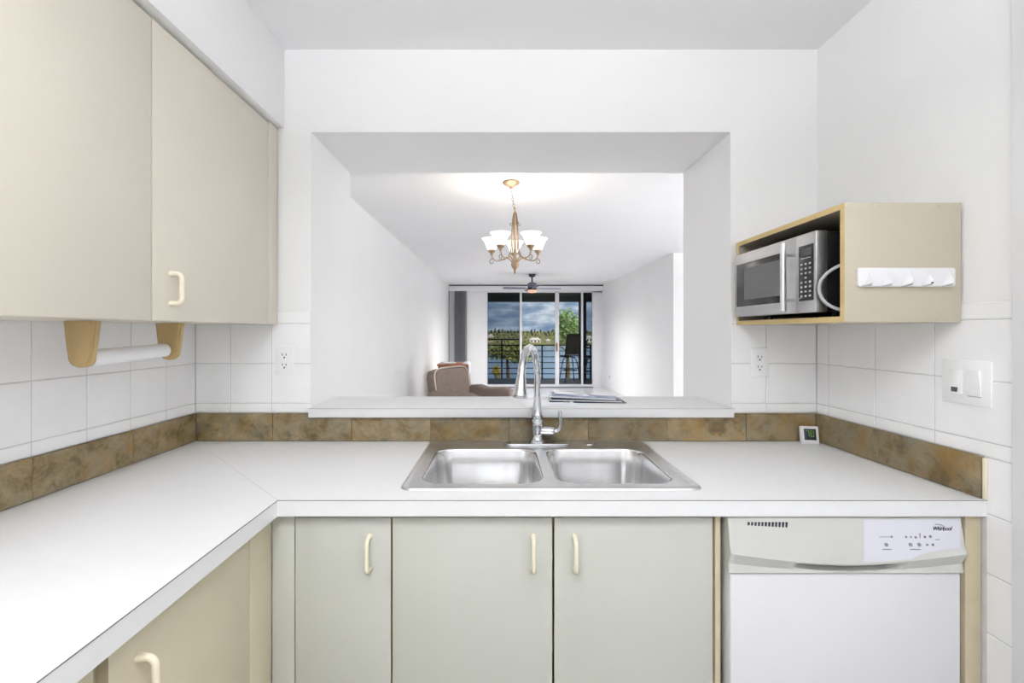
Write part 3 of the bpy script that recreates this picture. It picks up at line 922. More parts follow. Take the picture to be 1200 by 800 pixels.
# ------------------------------------------------------------------ small digital thermometer in the corner
th = thing('digital_thermometer', 'small white digital thermometer standing in the right corner of the worktop', 'thermometer', (1.1725, 1.765, CT))
mt = Matrix.Translation((1.1725, 1.765, CT)) @ Matrix.Rotation(R(-8), 4, 'Z') @ Matrix.Rotation(R(-10), 4, 'X')
MB().box(-.032, .032, -.008, .008, .003, .066, bev=.004, mtx=mt).build('case', M['white_pl'], th)
lc = MB().box(-.021, .021, -.0088, -.006, .014, .056, bev=.0005, mtx=mt).build('screen', M['lcd'], th)
sg = MB()
def seg7(x, z, w, h, on, th_=.0022):
    S = {'a': (x, x + w, z + h - th_, z + h), 'g': (x, x + w, z + h / 2 - th_ / 2, z + h / 2 + th_ / 2), 'd': (x, x + w, z, z + th_),
         'f': (x, x + th_, z + h / 2, z + h), 'b': (x + w - th_, x + w, z + h / 2, z + h), 'e': (x, x + th_, z, z + h / 2), 'c': (x + w - th_, x + w, z, z + h / 2)}
    for q in on:
        a = S[q]
        sg.box(a[0], a[1], -.0093, -.0086, a[2], a[3], mtx=mt)
seg7(-.014, .026, .011, .024, 'abc')
seg7(.002, .026, .011, .024, 'abcdef')
sg.build('digits', M['lcd_green'], lc, smooth=False)
MB().box(-.03, .03, -.006, .012, 0, .004, bev=.001, mtx=Matrix.Translation((1.1725, 1.765, CT)) @ Matrix.Rotation(R(-8), 4, 'Z')).build('foot', M['white_pl'], th)

# ------------------------------------------------------------------ papers on the ledge
LZ = 1.0462
def sheet(name, x0, x1, y0, y1, hfun, m, label, cat, rz=0, th_=.0012, group=None):
    mb = MB()
    cx, cy = (x0 + x1) / 2, (y0 + y1) / 2
    mt_ = Matrix.Translation((cx, cy, LZ)) @ Matrix.Rotation(R(rz), 4, 'Z')
    top = lambda u, v: (x0 - cx + (x1 - x0) * u, y0 - cy + (y1 - y0) * v, hfun(u, v) + th_)
    bot = lambda u, v: (x0 - cx + (x1 - x0) * (1 - u), y0 - cy + (y1 - y0) * v, hfun(1 - u, v))
    mb.grid(top, 24, 8, mt_).grid(bot, 24, 8, mt_)
    for v in (0, 1):
        mb.grid(lambda u, w: (x0 - cx + (x1 - x0) * u, y0 - cy + (y1 - y0) * v, hfun(u, v) + th_ * w), 24, 1, mt_)
    for u in (0, 1):
        mb.grid(lambda v_, w: (x0 - cx + (x1 - x0) * u, y0 - cy + (y1 - y0) * v_, hfun(u, v_) + th_ * w), 8, 1, mt_)
    bmesh.ops.remove_doubles(mb.bm, verts=mb.bm.verts, dist=1e-5)
    bmesh.ops.recalc_face_normals(mb.bm, faces=mb.bm.faces)
    o = mb.build(name, m)
    return tag(o, label, cat, group)
sheet('leaflet', .095, .30, 1.815, 1.985, lambda u, v: .0005 + .0015 * u, M['paper'], 'white leaflet lying flat on the ledge behind the faucet', 'leaflet', 3)
mg = thing('magazine', 'open glossy blue and white magazine curling on the ledge right of the faucet', 'magazine', (.32, 1.95, LZ))
def pg(x0, x1, y0, y1, hf, m, nm, rz):
    o = sheet(nm, x0, x1, y0, y1, hf, m, None, None, rz)
    me = o.data
    for v in me.vertices:
        v.co -= mg.location
    o.parent = mg
    return o
HB = lambda k, c: (lambda u, v: .0012 + .0016 * k + (.002 + .0052 * c) * max(0, 1 - u * 1.05) ** 2.2 * (.72 + .28 * v) + .0018 * c * math.sin(PI * u) * (1 - .4 * u))
pg(.205, .520, 1.915, 2.060, HB(0, 0), M['paper_navy'], 'cover', -3)
pg(.205, .505, 1.925, 2.070, HB(1.1, .7), M['paper'], 'page', -3)
pg(.215, .515, 1.945, 2.072, HB(2.0, 1.4), M['paper_navy'], 'page', -3)
pg(.210, .490, 1.962, 2.074, HB(3.0, 2.2), M['paper'], 'page', -3)
pg(.220, .505, 1.990, 2.076, HB(4.0, 2.9), M['paper_blue'], 'page', -3)
pg(.235, .440, 2.015, 2.078, HB(5.0, 3.8), M['paper'], 'page', -3)
# ------------------------------------------------------------------ chandelier
HX, HY = .104, 3.43
ch = thing('chandelier', 'bronze five-arm chandelier with lit frosted bell shades', 'chandelier', (HX, HY, 1.764))
MB().lathe([(0, ZC), (.062, ZC), (.064, ZC - .008), (.058, ZC - .016), (.035, ZC - .028), (.018, ZC - .036), (.012, ZC - .048), (0, ZC - .05)], (HX - .028, HY, 0), 32).build('canopy', M['bronze'], ch)
lk = MB()
p0 = Vector((HX - .028, HY, ZC - .05)); p1 = Vector((HX - .006, HY, 2.238))
NL = 7
for k in range(NL):
    a = p0.lerp(p1, k / NL); b = p0.lerp(p1, (k + 1.12) / NL)
    c = (a + b) / 2; h = (b - a).length / 2
    dirv = (b - a).normalized()
    sidev = Vector((1, 0, 0)) if k % 2 else Vector((0, 1, 0))
    ring = [c + dirv * (h * math.cos(2 * PI * i / 12)) + sidev * (.0075 * math.sin(2 * PI * i / 12)) for i in range(13)]
    lk.tube(ring, .0016, 6, cap=False)
lk.build('chain', M['bronze_d'], ch)
MB().lathe([(0, 2.262), (.006, 2.258), (.008, 2.245), (.004, 2.236), (.010, 2.222), (.012, 2.20), (.008, 2.175), (.010, 2.15), (.008, 2.12), (.007, 2.06), (.007, 2.0), (.008, 1.95), (.014, 1.92), (.010, 1.895), (.016, 1.87), (.026, 1.848), (.03, 1.833),
            (.024, 1.815), (.012, 1.80), (.008, 1.785), (.010, 1.777), (.005, 1.768), (0, 1.762)], (HX, HY, 0), 24).build('column', M['bronze'], ch)
RAD = .182
for k in range(5):
    a = R(90 + 72 * k)
    e = Vector((math.cos(a), math.sin(a), 0))
    C = Vector((HX, HY, 0))
    arm = MB()
    P = lambda r, z: C + e * r + Vector((0, 0, z))
    path = bezier(P(.014, 1.828), P(.035, 1.90), P(.07, 1.885), P(.105, 1.872), 10) + bezier(P(.105, 1.872), P(.14, 1.862), P(.175, 1.868), P(RAD, 1.915), 10)[1:]
    arm.tube(path, .0048, 10)
    ao = arm.build('arm', M['bronze'], ch)
    scr = MB()
    sp = [P(.165 + .001 * i, 1.872) for i in range(1)]
    for i in range(18):
        t_ = i / 17
        rr_ = .024 * (1 - .75 * t_)
        an = R(150 - 420 * t_)
        sp.append(P(.180 + rr_ * math.cos(an), 1.862 + rr_ * math.sin(an)))
    scr.tube(sp[1:], [.003 - .0012 * i / 17 for i in range(18)], 8)
    MB().tube(bezier(P(.010, 2.215), P(.034, 2.10), P(.016, 1.97), P(.040, 1.915), 12) + bezier(P(.040, 1.915), P(.055, 1.885), P(.075, 1.875), P(.105, 1.8725), 8)[1:], .0036, 8).build('strand', M['bronze_d'], ch)
    scr.build('scroll', M['bronze_d'], ao)
    scr = MB()
    sp2 = []
    for i in range(12):
        t_ = i / 11
        rr_ = .016 * (1 - .6 * t_)
        an = R(200 - 330 * t_)
        sp2.append(P(.030 + rr_ * math.cos(an), 2.13 + rr_ * math.sin(an)))
    scr.tube(sp2, .0022, 6)
    scr.build('scroll', M['bronze_d'], ao)
    cup = MB().lathe([(.006, 1.912), (.012, 1.916), (.010, 1.924), (.024, 1.936), (.029, 1.946), (.029, 1.95), (.02, 1.952)], tuple(C + e * RAD), 20).build('cup', M['bronze'], ao)
    sh = MB().lathe([(.022, 1.946), (.030, 1.950), (.037, 1.965), (.044, 1.985), (.052, 2.005), (.062, 2.022), (.076, 2.036), (.074, 2.037), (.059, 2.024), (.049, 2.006), (.041, 1.986), (.034, 1.966), (.027, 1.953), (0, 1.951)], tuple(C + e * RAD), 28)
    sh.build('lamp_shade', M['shade'], ch, ang=60)
    ld = bpy.data.lights.new('chandelier_bulb', 'POINT')
    ld.energy = 1.0; ld.color = (1, .93, .84); ld.shadow_soft_size = .035
    lo_ = bpy.data.objects.new('chandelier_bulb', ld)
    COL.objects.link(lo_)
    lo_.parent = ch
    lo_.location = C + e * RAD + Vector((0, 0, 2.045)) - Vector(ch.location)

# ------------------------------------------------------------------ ceiling fan
GX, GY = .60, 8.95
fn = thing('ceiling_fan', 'dark blue-grey ceiling fan hanging in front of the balcony door', 'ceiling fan', (GX, GY, 2.07))
MB().lathe([(0, ZC), (.068, ZC), (.068, ZC - .02), (.05, ZC - .055), (.02, ZC - .065), (0, ZC - .066)], (GX, GY, 0), 28).build('canopy', M['navy'], fn)
MB().tube([(GX, GY, ZC - .05), (GX, GY, 2.26)], .014, 14).build('downrod', M['navy'], fn)
MB().lathe([(0, 2.29), (.03, 2.285), (.07, 2.27), (.088, 2.25), (.088, 2.20), (.085, 2.185), (0, 2.184)], (GX, GY, 0), 32).build('motor', M['fanmotor'], fn)
MB().lathe([(0, 2.184), (.088, 2.184), (.09, 2.14), (.082, 2.135), (0, 2.135)], (GX, GY, 0), 32).build('blade_hub', M['navy'], fn)
MB().lathe([(0, 2.135), (.08, 2.135), (.082, 2.11), (.07, 2.09), (.04, 2.078), (0, 2.074)], (GX, GY, 0), 32).build('light_bowl', M['fanlight'], fn)
for k in range(4):
    a = R(8 + 90 * k)
    mt_ = Matrix.Translation((GX, GY, 2.165)) @ Matrix.Rotation(a, 4, 'Z') @ Matrix.Rotation(R(12), 4, 'X')
    MB().prism([(.10, -.03), (.20, -.05), (.52, -.062), (.56, -.05), (.57, 0), (.56, .05), (.52, .062), (.20, .05), (.10, .03)], -.004, .004, bev=.001, mtx=mt_).build('blade', M['fanblade'], fn)

# ------------------------------------------------------------------ armchair (faces +x locally)
ac = thing('armchair', 'taupe upholstered recliner armchair with cream piping by the left living room wall', 'armchair', (0, 0, 0))
tilt = Matrix.Translation((-.30, 0, .40)) @ Matrix.Rotation(R(-12), 4, 'Y')
MB().pillow((0, 0, .215), (.20, .70, .50), .42, mtx=tilt).build('backrest', M['taupe'], ac, ang=80)
bk = MB().box(-.105, -.075, -.30, .30, -.15, .36, bev=.015, mtx=tilt).build('back_shell', M['black'], ac)
def se(a, p): return math.copysign(abs(a) ** p, a)
MB().tube([tilt @ Vector((.078, .348 * se(math.cos(2 * PI * i / 48), .42), .215 + .248 * se(math.sin(2 * PI * i / 48), .42))) for i in range(49)], .009, 8, cap=False).build('piping', M['piping'], ac)
MB().pillow((.08, 0, .36), (.62, .56, .20), .4).build('seat_cushion', M['taupe'], ac, ang=80)
for s in (-1, 1):
    prof = [(-.34, .16), (-.36, .44), (-.33, .555), (-.24, .605), (-.12, .615), (.0, .588), (.10, .582), (.22, .604), (.32, .606), (.41, .575), (.455, .50), (.46, .16)]
    ar = MB()
    ar.prism(prof, s * .375 - .085, s * .375 + .085, axis='y', bev=.045)
    ar.build('arm', M['taupe'], ac, ang=70)
MB().box(-.30, .38, -.30, .30, .12, .28, bev=.02).build('base', M['taupe'], ac)
for x in (-.26, .34):
    for y in (-.36, .36):
        MB().lathe([(.018, 0), (.028, .17)], (x, y, 0), 12).build('leg', M['black'], ac)
ac.location = (-.40, 6.0, 0)
ac.rotation_euler = (0, 0, R(-35))

# ------------------------------------------------------------------ side cabinet behind the armchair
SYc = 7.9
sx0, sx1 = fx(512, 7.6), fx(546, 7.6)
st = thing('side_chest', 'reddish wooden chest by the left wall behind the armchair', 'chest', ((sx0 + sx1) / 2, SYc, 0))
ztop = fz(426.5, 7.65)
MB().box(sx0, sx1 + .02, 7.6, 8.25, ztop - .03, ztop, bev=.004).build('top', M['wood'], st)
MB().box(sx0 + .015, sx1, 7.625, 8.235, .06, ztop - .03, bev=.003).build('carcass', M['wood'], st)
for k in range(3):
    z0 = .09 + k * .21
    df = MB().box(sx0 + .04, sx1 - .03, 7.61, 7.626, z0, z0 + .19, bev=.003).build('drawer', M['wood'], st)
    MB().ball(((sx0 + sx1) / 2, 7.603, z0 + .095), (.014, .012, .014)).build('knob', M['bronze_d'], df)
for x in (sx0 + .05, sx1 - .05):
    for y in (7.67, 8.19):
        MB().box(x - .02, x + .02, y - .02, y + .02, 0, .06).build('foot', M['wood'], st, smooth=False)
tag(MB().prism([(sx0 + .06, 7.75), (sx0 + .27, 7.72), (sx0 + .28, 7.98), (sx0 + .08, 8.02)], ztop + .0005, ztop + .012, bev=.002).build('paper_stack', M['paper']), 'white papers lying on the wooden chest', 'papers')
cl = MB()
def drape(u, v):
    y = 7.62 + .45 * u
    if v < .3:
        x = sx1 - .06 + (v / .3) * .085; z = ztop + .004 + .012 * math.sin(u * 9) ** 2 * (v / .3) + .02 * (1 - abs(2 * u - 1)) * math.sin(PI * v / .3)
    else:
        q = (v - .3) / .7
        x = sx1 + .026 + .012 * math.sin(u * 14 + q * 2) + .012; z = ztop + .0 - .19 * q - .03 * math.sin(u * 7) * q
    return (x, y, z)
cl.grid(drape, 24, 18)
bmesh.ops.solidify(cl.bm, geom=cl.bm.faces[:], thickness=.004)
tag(cl.build('cloth', M['paper'], ang=80), 'white cloth hanging over the right edge of the wooden chest', 'cloth')

# ------------------------------------------------------------------ vertical blind and sliding balcony door
vb_ = thing('vertical_blind', 'grey vertical blind drawn to the left of the balcony door under a white valance', 'vertical blind', (fx(538), YF - .08, 0))
MB().box(LX0 + .004, LX1 - .004, YF - .11, YF - .02, fz(341.5) + .005, fz(335.5), bev=.003).build('valance', M['frame_white'], vb_)
MB().box(LX0 + .004, LX1 - .004, YF - .112, YF - .018, fz(335.5) , fz(335.5) + .022).build('head_track', M['slot'], vb_, smooth=False)
vx = [(528.8, 'w'), (530.6, 'w'), (532.4, 'w'), (534.4, 'g'), (536.4, 'g'), (538.4, 'g'), (540.4, 'g'), (542.4, 'g'), (544.4, 'g'), (546.2, 'g')]
for i, (px, c) in enumerate(vx):
    x = fx(px)
    mt_ = Matrix.Translation((x, YF - .065, 0)) @ Matrix.Rotation(R(58 if i % 2 else 50), 4, 'Z')
    MB().box(-.044, .044, -.0015, .0015, .04, fz(341.5) + .01, mtx=mt_).build('vane', M['blind_white'] if c == 'w' else M['blind_grey'], vb_, smooth=False)

dz0, dz1 = .012, fz(341)
dr1 = thing('door_1', 'white-framed sliding glass balcony door', 'door', ((DOOR_X0 + DOOR_X1) / 2, YF + .06, 0))
dr1['kind'] = 'structure'
def vbar(p0, p1, y0, y1, nm='frame_stile', parent=dr1):
    return MB().box(fx(p0), fx(p1), y0, y1, .0, dz1, bev=.003).build(nm, M['frame_white'], parent)
vbar(568.5, 571.2, YF + .02, YF + .12)
vbar(609.3, 611.6, YF + .03, YF + .09)
vbar(650.8, 655.3, YF + .02, YF + .08)
vbar(681.6, 684, YF + .06, YF + .10)
MB().box(fx(694.6), LX1, YF + .02, YF + .12, 0, dz1, bev=.003).build('frame_stile', M['frame_white'], dr1)
MB().box(fx(569), LX1, YF + .0, YF + .14, 0, fz(450.5), bev=.003).build('bottom_track', M['frame_white'], dr1)
MB().box(fx(568), fx(695), YF - .03, YF - .001, 0.0, .02).build('threshold', M['fanblade'], dr1, smooth=False)
MB().box(fx(569), LX1, YF + .02, YF + .12, dz1 - .03, dz1 - .002).build('head_track', M['frame_white'], dr1, smooth=False)
for (a, b, y, g) in ((571, 609.5, .05, 'glass_d'), (611.4, 651, .06, 'glass'), (655, 682, .05, 'glass'), (683.8, 695, .08, 'glass_d')):
    MB().box(fx(a), fx(b), YF + y, YF + y + .006, fz(451), dz1 - .03).build('glass_pane', M[g], dr1, smooth=False)
MB().box(fx(651.5), fx(653.2), YF - .03, YF + .02, fz(411.5), fz(401.5), bev=.006).build('handle', M['handle_brown'], dr1)

# outlets low on the right wall of the living room
for px, py, lab in ((715, 441.5, 'small dark wall jack on the right living room wall, the upper one'), (716, 457, 'small dark wall jack on the right living room wall, just above the floor')):
    Y = LX1 * F / (px - 587)
    z = fz(py, Y)
    t = thing('wall_jack', lab, 'wall jack', (LX1, Y, z - .05))
    MB().box(LX1 - .006, LX1 + .0005, Y - .035, Y + .035, z - .055, z + .055, bev=.002).build('cover_plate', M['outlet'], t)
    MB().box(LX1 - .010, LX1 - .005, Y - .014, Y + .014, z - .02, z + .02, bev=.001).build('socket', M['slot'], t)

# ------------------------------------------------------------------ balcony
YR = 13.2
struct(MB().box(-1.6, 3.4, YF + .16, 13.4, -.12, -.01).build('balcony_floor', M['balc_floor'], smooth=False), 'grey balcony floor', 'floor')
struct(MB().box(-1.6, 3.4, YF + .16, 13.4, 2.33, 2.45).box(-1.6, 3.4, 13.1, 13.4, fz(353, 13.1), 2.33).build('balcony_ceiling', M['balc'], smooth=False), 'balcony ceiling and edge beam, coloured dark as in shade', 'ceiling')
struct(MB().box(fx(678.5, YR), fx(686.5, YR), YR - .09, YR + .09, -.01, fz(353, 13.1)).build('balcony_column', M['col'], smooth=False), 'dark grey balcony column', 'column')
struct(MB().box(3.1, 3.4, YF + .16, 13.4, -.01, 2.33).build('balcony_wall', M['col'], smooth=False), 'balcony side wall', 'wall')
rl = thing('balcony_railing', 'black horizontal-bar balcony railing beyond the glass door', 'railing', (.9, YR, -.01))
for py, h in ((404.3, .034), (411, .02), (418, .02), (424.7, .02), (431.3, .02), (437.8, .02), (444.3, .02), (451, .02)):
    z = fz(py, YR)
    MB().box(-1.5, 3.1, YR - .02, YR + .02, z - h / 2, z + h / 2).build('rail', M['rail'], rl, smooth=False)
z = fz(397.5, YR)
MB().box(-1.5, fx(609.5, YR), YR - .03, YR + .03, z - .018, z + .018).build('cap_rail', M['rail'], rl, smooth=False)
for px in (541, 588, 635.3, 692):
    MB().box(fx(px, YR) - .02, fx(px, YR) + .02, YR - .018, YR + .018, -.01, fz(398 if px < 600 else 404, YR)).build('post', M['rail'], rl, smooth=False)

# bar stool
def bar_stool(loc, rz, label):
    t = thing('bar_stool', label, 'bar stool', (0, 0, 0))
    MB().grid(lambda u, v: (-.21 + .42 * u, -.20 + .40 * v, .70 + .02 * math.cos(v * 3) - .02 * math.sin(PI * u)), 8, 8).build('seat', M['sling'], t)
    b = MB().grid(lambda u, v: (-.20 + .40 * u, -.20 - .12 * v + .025 * math.sin(PI * u) * -1, .74 + .52 * v), 8, 8)
    b.build('backrest', M['sling'], t)
    f = MB()
    for s in (-1, 1):
        f.tube([(s * .21, .20, .70), (s * .21, -.18, .71), (s * .21, -.21, .76), (s * .205, -.33, 1.27)], .015, 8)
        f.tube([(s * .22, -.22, .86), (s * .25, -.05, .93), (s * .25, .18, .92), (s * .22, .19, .72)], .012, 8)
    f.tube([(-.205, -.33, 1.27), (.205, -.33, 1.27)], .014, 8)
    f.tube([(-.21, -.2, .72), (.21, -.2, .72)], .012, 8)
    f.tube([(.19 * math.cos(2 * PI * i / 24), .19 * math.sin(2 * PI * i / 24), .32) for i in range(25)], .011, 8, cap=False)
    f.build('frame', M['stool'], t)
    for sx in (-1, 1):
        for sy in (-1, 1):
            MB().tube(bezier((sx * .05, sy * .05, .66), (sx * .17, sy * .17, .66), (sx * .15, sy * .15, .40), (sx * .22, sy * .22, 0), 10), .013, 8).build('leg', M['stool'], t)
    t.location = loc
    t.rotation_euler = (0, 0, rz)
    return t
bar_stool((fx(668, 12.35), 12.4, -.01), R(14), 'tall dark sling bar stool on the balcony, back toward the glass')
bar_stool((fx(690, 12.35), 12.0, -.01), R(70), 'dark bar stool at the right edge of the balcony door, partly hidden behind the frame')

# ------------------------------------------------------------------ outdoors
struct(MB().box(-60, 90, 13.5, 50, -5.5, -5).build('ground', M['grass'], smooth=False), 'grassy near shore', 'ground')
wt = MB().box(-260, 330, 50, 206, -5.5, -5.1).build('water', M['water'], smooth=False)
tag(wt, 'blue-grey water of the bay beyond the balcony', 'water', kind='stuff')
bank = MB().grid(lambda u, v: (-260 + 590 * u, 205 + 60 * v, -5.1 + min(6.4, 60 * v * .165) + .3 * math.sin(u * 60) * v), 60, 6)
struct(bank.build('far_shore', M['bank']), 'low far shore of the bay', 'shore')
def crown(c, r, n, size, m, name, parent, seed, lumps=9):
    rnd = random.Random(seed)
    mb = bmesh.new()
    cs = []
    for _ in range(lumps):
        while True:
            q = Vector((rnd.uniform(-1, 1), rnd.uniform(-1, 1), rnd.uniform(-1, 1)))
            if q.length < 1: break
        cs.append((Vector((q.x * r[0] * .65, q.y * r[1] * .65, q.z * r[2] * .65)), rnd.uniform(.35, .55)))
    for _ in range(n):
        cc, k = rnd.choice(cs)
        q = Vector((rnd.gauss(0, 1), rnd.gauss(0, 1), rnd.gauss(0, 1))).normalized() * (rnd.random() ** .4)
        p = Vector(c) + cc + Vector((q.x * r[0] * k, q.y * r[1] * k, q.z * r[2] * k))
        a = Vector((rnd.gauss(0, 1), rnd.gauss(0, 1), rnd.gauss(0, 1))).normalized()
        b = a.orthogonal().normalized()
        s = size * rnd.uniform(.6, 1.3)
        vs = [mb.verts.new(p + a * s), mb.verts.new(p + b * s * .5), mb.verts.new(p - a * s), mb.verts.new(p - b * s * .5)]
        mb.faces.new(vs)
    o = MB(); o.bm.free(); o.bm = mb
    return o.build(name, m, parent, smooth=False)
def tree(c, r, zg, n, size, m, label, seed, trunk=.12, lumps=9):
    t = thing('tree', label, 'tree', (c[0], c[1], zg))
    MB().tube([(c[0], c[1], zg), (c[0] + .1, c[1], zg * .4 + c[2] * .6), (c[0], c[1], c[2])], [trunk * 1.3, trunk, trunk * .5], 10).build('trunk', M['trunk'], t)
    crown(c, r, n, size, m, 'crown', t, seed, lumps)
    return t
def ox(px, y): return (px - 587) * y / F
tree((ox(594, 28), 28, fz(411, 28)), (1.75, 1.1, .85), -5, 2600, .10, M['leaf'], 'leafy dark green tree beyond the left part of the railing', 3, lumps=14)
tree((ox(664, 30), 30, fz(385, 30)), (1.0, .9, 1.5), -5, 2600, .10, M['leaf2'], 'tall bright green tree behind the balcony bar stool', 5, lumps=12)
tree((ox(580, 26), 26, fz(435, 26)), (.36, .3, .55), -5, 420, .07, M['leaf3'], 'small yellow-leaved tree low behind the left railing bars', 8, trunk=.05, lumps=5)
rnd = random.Random(11)
def far_tree(px, y, top_py, r, mi, pointed=False):
    zt = fz(top_py, y)
    x = ox(px, y)
    t = thing('shore_tree', 'small tree in the band of trees lining the far shore across the water', 'tree', (x, y, -4.9), group='trees on the far shore')
    mb = MB()
    hb = 2.6 * r
    if pointed:
        for k in range(4):
            z0 = zt - hb * 1.1 + hb * k * .22
            mb.lathe([(r * (.95 - k * .2), z0), (r * .45 * (1 - k * .2), z0 + hb * .22), (0, z0 + hb * .36)], (x, y, 0), 9)
    else:
        for k in range(7):
            q = rnd.uniform(0, 2 * PI); d_ = rnd.uniform(0, .42) * r
            z = zt - hb * (.85 - .70 * k / 6)
            mb.ball((x + d_ * math.cos(q), y + d_ * math.sin(q), z), (r * rnd.uniform(.38, .5), r * .45, hb * rnd.uniform(.12, .18)), sub=2)
    for v in mb.bm.verts:
        v.co += Vector((rnd.uniform(-1, 1), rnd.uniform(-1, 1), rnd.uniform(-1, 1))) * .07
    mb.build('crown', M['fars'][mi], t, smooth=False)
    MB().tube([(x, y, -4.9), (x, y, zt - hb * .5)], .16, 6).build('trunk', M['trunk'], t)
i = 0
for y, top, lo_, step, mis in ((238, 386.6, 566, 4.3, (2, 0, 2, 0, 2)), (231, 390.5, 568, 4.6, (1, 0, 2, 0, 3)), (223.5, 394.5, 566, 4.6, (3, 0, 1, 2, 0)), (209.5, 399, 568, 4.6, (0, 1, 3, 2, 1))):
    px = lo_
    while px < 700:
        if not (y < 215 and (619 < px < 636 or 570 < px < 580 or 639 < px < 647 or 686 < px < 695)):
            r_ = .5 * step * y / F * rnd.uniform(.62, 1.3)
            far_tree(px + r_ * F / y, y + rnd.uniform(-.6, .6), top + rnd.uniform(-.8, 1.8) - r_ * .5 - (1.2 if (y > 235 and 574 < px < 590) else 0), r_ * .95, mis[i % 5], pointed=(y > 235 and i % 6 == 0))
            px += 2 * r_ * F / y
        else:
            px += step
        i += 1
def house(px0, px1, y, py_eave, py_top, wm, label, base=-4.4):
    x0, x1 = ox(px0, y), ox(px1, y)
    ze, zt = fz(py_eave, y), fz(py_top, y)
    t = thing('shore_house', label, 'house', ((x0 + x1) / 2, y + 2, base))
    MB().box(x0, x1, y, y + 4, base, ze).build('walls', wm, t, smooth=False)
    MB().prism([(x0 - .3, ze), (x1 + .3, ze), (x1 - .9, zt), (x0 + .9, zt)], y - .3, y + 4.3, axis='y').build('roof', M['roof'], t, smooth=False)
    n = max(2, int((x1 - x0) / 1.5))
    for k in range(n):
        a = x0 + (x1 - x0) * (k + .25) / n; b = x0 + (x1 - x0) * (k + .75) / n
        MB().box(a, b, y - .06, y + .05, base + (ze - base) * .45, base + (ze - base) * .85).build('window', M['win'], t, smooth=False)
house(621, 633.5, 213, 398.2, 395.6, M['house'], 'white house on the far shore seen above the faucet')
house(572, 578, 213, 394.5, 391, M['house2'], 'tan house on the far shore at the left edge of the glass')
house(640.5, 645, 213, 399, 397, M['house'], 'small pale house on the far shore right of the white house')
house(687, 694, 213, 396, 393, M['house'], 'pale house on the far shore in the narrow right pane')

# ------------------------------------------------------------------ kitchen ceiling light, fan light, and unseen uplights added for fill
def ceiling_lamp(x, y, r, power, label):
    t = thing('ceiling_light', label, 'ceiling light', (x, y, ZC - .07))
    MB().lathe([(0, ZC), (r + .03, ZC), (r + .03, ZC - .025), (r, ZC - .03), (0, ZC - .03)], (x, y, 0), 40).build('base', M['white_pl'], t)
    MB().lathe([(r, ZC - .03), (r * .95, ZC - .05), (r * .7, ZC - .062), (0, ZC - .068)], (x, y, 0), 40).build('diffuser', M['lamp'], t)
    ld = bpy.data.lights.new('lamp_light', 'AREA')
    ld.shape = 'DISK'; ld.size = r * 2; ld.energy = power; ld.color = LC
    o = bpy.data.objects.new('lamp_light', ld)
    COL.objects.link(o)
    o.parent = t
    o.location = (0, 0, -.012)
    return t
def fill_uplight(x, y, z, r, power, label):  # unseen bowl lamp added for fill, shining up at the ceiling
    t = thing('fill_uplight', label, 'pendant lamp', (x, y, z - .12))
    MB().lathe([(0, ZC), (.06, ZC), (.06, ZC - .02), (0, ZC - .03)], (x, y, 0), 24).build('canopy', M['white_pl'], t)
    MB().lathe([(r, z), (r * .9, z - .06), (r * .5, z - .11), (0, z - .12), (0, z - .115), (r * .5, z - .104), (r * .88, z - .056), (r * .98, z)], (x, y, 0), 40).build('bowl', M['white_pl'], t)
    MB().tube([(x, y, ZC - .02), (x, y, z - .118)], .006, 10).build('rod', M['white_pl'], t)
    ld = bpy.data.lights.new('fill_light', 'AREA')
    ld.shape = 'DISK'; ld.size = r * 1.8; ld.energy = power; ld.color = LC
    o = bpy.data.objects.new('fill_light', ld)
    COL.objects.link(o)
    o.parent = t
    o.location = (0, 0, .125)
    o.rotation_euler = (PI, 0, 0)
    return t
LC = (.97, .985, 1.0)
ceiling_lamp(-.28, .05, .14, 7.5, 'round white ceiling light above the kitchen floor')
fill_uplight(.1, -.45, 2.02,   .22, 73, 'unseen white bowl uplight added behind the camera to brighten the kitchen')
LC = (.99, .99, .985)
fill_uplight(3.5, 3.3, 1.95, .24, 145, 'unseen white bowl uplight added in the dining area to brighten the living room')
ld = bpy.data.lights.new('fan_bulb', 'SPOT'); ld.energy = 165; ld.shadow_soft_size = .1; ld.color = (1, .99, .975)
ld.spot_size = R(178); ld.spot_blend = .85
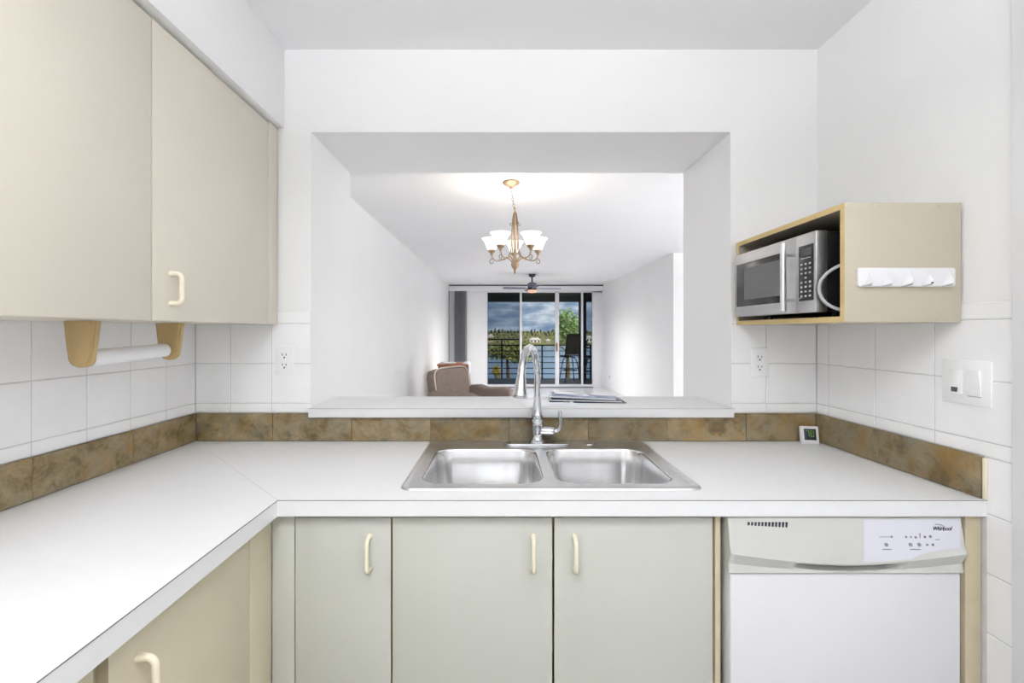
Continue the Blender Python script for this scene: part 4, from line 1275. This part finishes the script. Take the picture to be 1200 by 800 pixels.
o = bpy.data.objects.new('fan_bulb', ld); COL.objects.link(o); o.parent = fn; o.location = (0, 0, -.02)

# sun for the outdoors
sd = bpy.data.lights.new('sun', 'SUN'); sd.energy = 3.0; sd.angle = R(2); sd.color = (1, .93, .82)
so = bpy.data.objects.new('sun', sd); COL.objects.link(so)
so.rotation_euler = (R(52), R(0), R(28))

# ------------------------------------------------------------------ sky with grey clouds
wd = bpy.data.worlds.new('sky'); scene.world = wd
wd.use_nodes = True
nt = wd.node_tree; nt.nodes.clear()
L = nt.links.new
out = nd(nt, 'ShaderNodeOutputWorld'); bg = nd(nt, 'ShaderNodeBackground')
tc = nd(nt, 'ShaderNodeTexCoord'); mp = nd(nt, 'ShaderNodeMapping'); mp.inputs['Scale'].default_value = (1, 1, 3.2)
L(tc.outputs['Generated'], mp.inputs['Vector'])
n1 = nd(nt, 'ShaderNodeTexNoise'); n1.inputs['Scale'].default_value = 16; n1.inputs['Detail'].default_value = 7; n1.inputs['Roughness'].default_value = .55
L(mp.outputs['Vector'], n1.inputs['Vector'])
r1 = nd(nt, 'ShaderNodeValToRGB')
r1.color_ramp.elements[0].position = .36; r1.color_ramp.elements[0].color = rgb(112, 134, 160)
r1.color_ramp.elements[1].position = .66; r1.color_ramp.elements[1].color = rgb(206, 214, 222)
e = r1.color_ramp.elements.new(.5); e.color = rgb(146, 163, 184)
L(n1.outputs['Fac'], r1.inputs['Fac'])
L(r1.outputs['Color'], bg.inputs['Color'])
bg.inputs['Strength'].default_value = .92
L(bg.outputs[0], out.inputs['Surface'])

# ------------------------------------------------------------------ render settings
scene.view_settings.view_transform = 'Standard'
scene.view_settings.look = 'None'
scene.view_settings.gamma = 1
scene.view_settings.use_curve_mapping = False
scene.view_settings.exposure = 0.36
scene.cycles.use_denoising = True
scene.cycles.max_bounces = 12
scene.cycles.diffuse_bounces = 8
scene.cycles.glossy_bounces = 6
scene.cycles.transparent_max_bounces = 16
scene.cycles.caustics_reflective = False
scene.cycles.caustics_refractive = False
scene.cycles.sample_clamp_indirect = 6
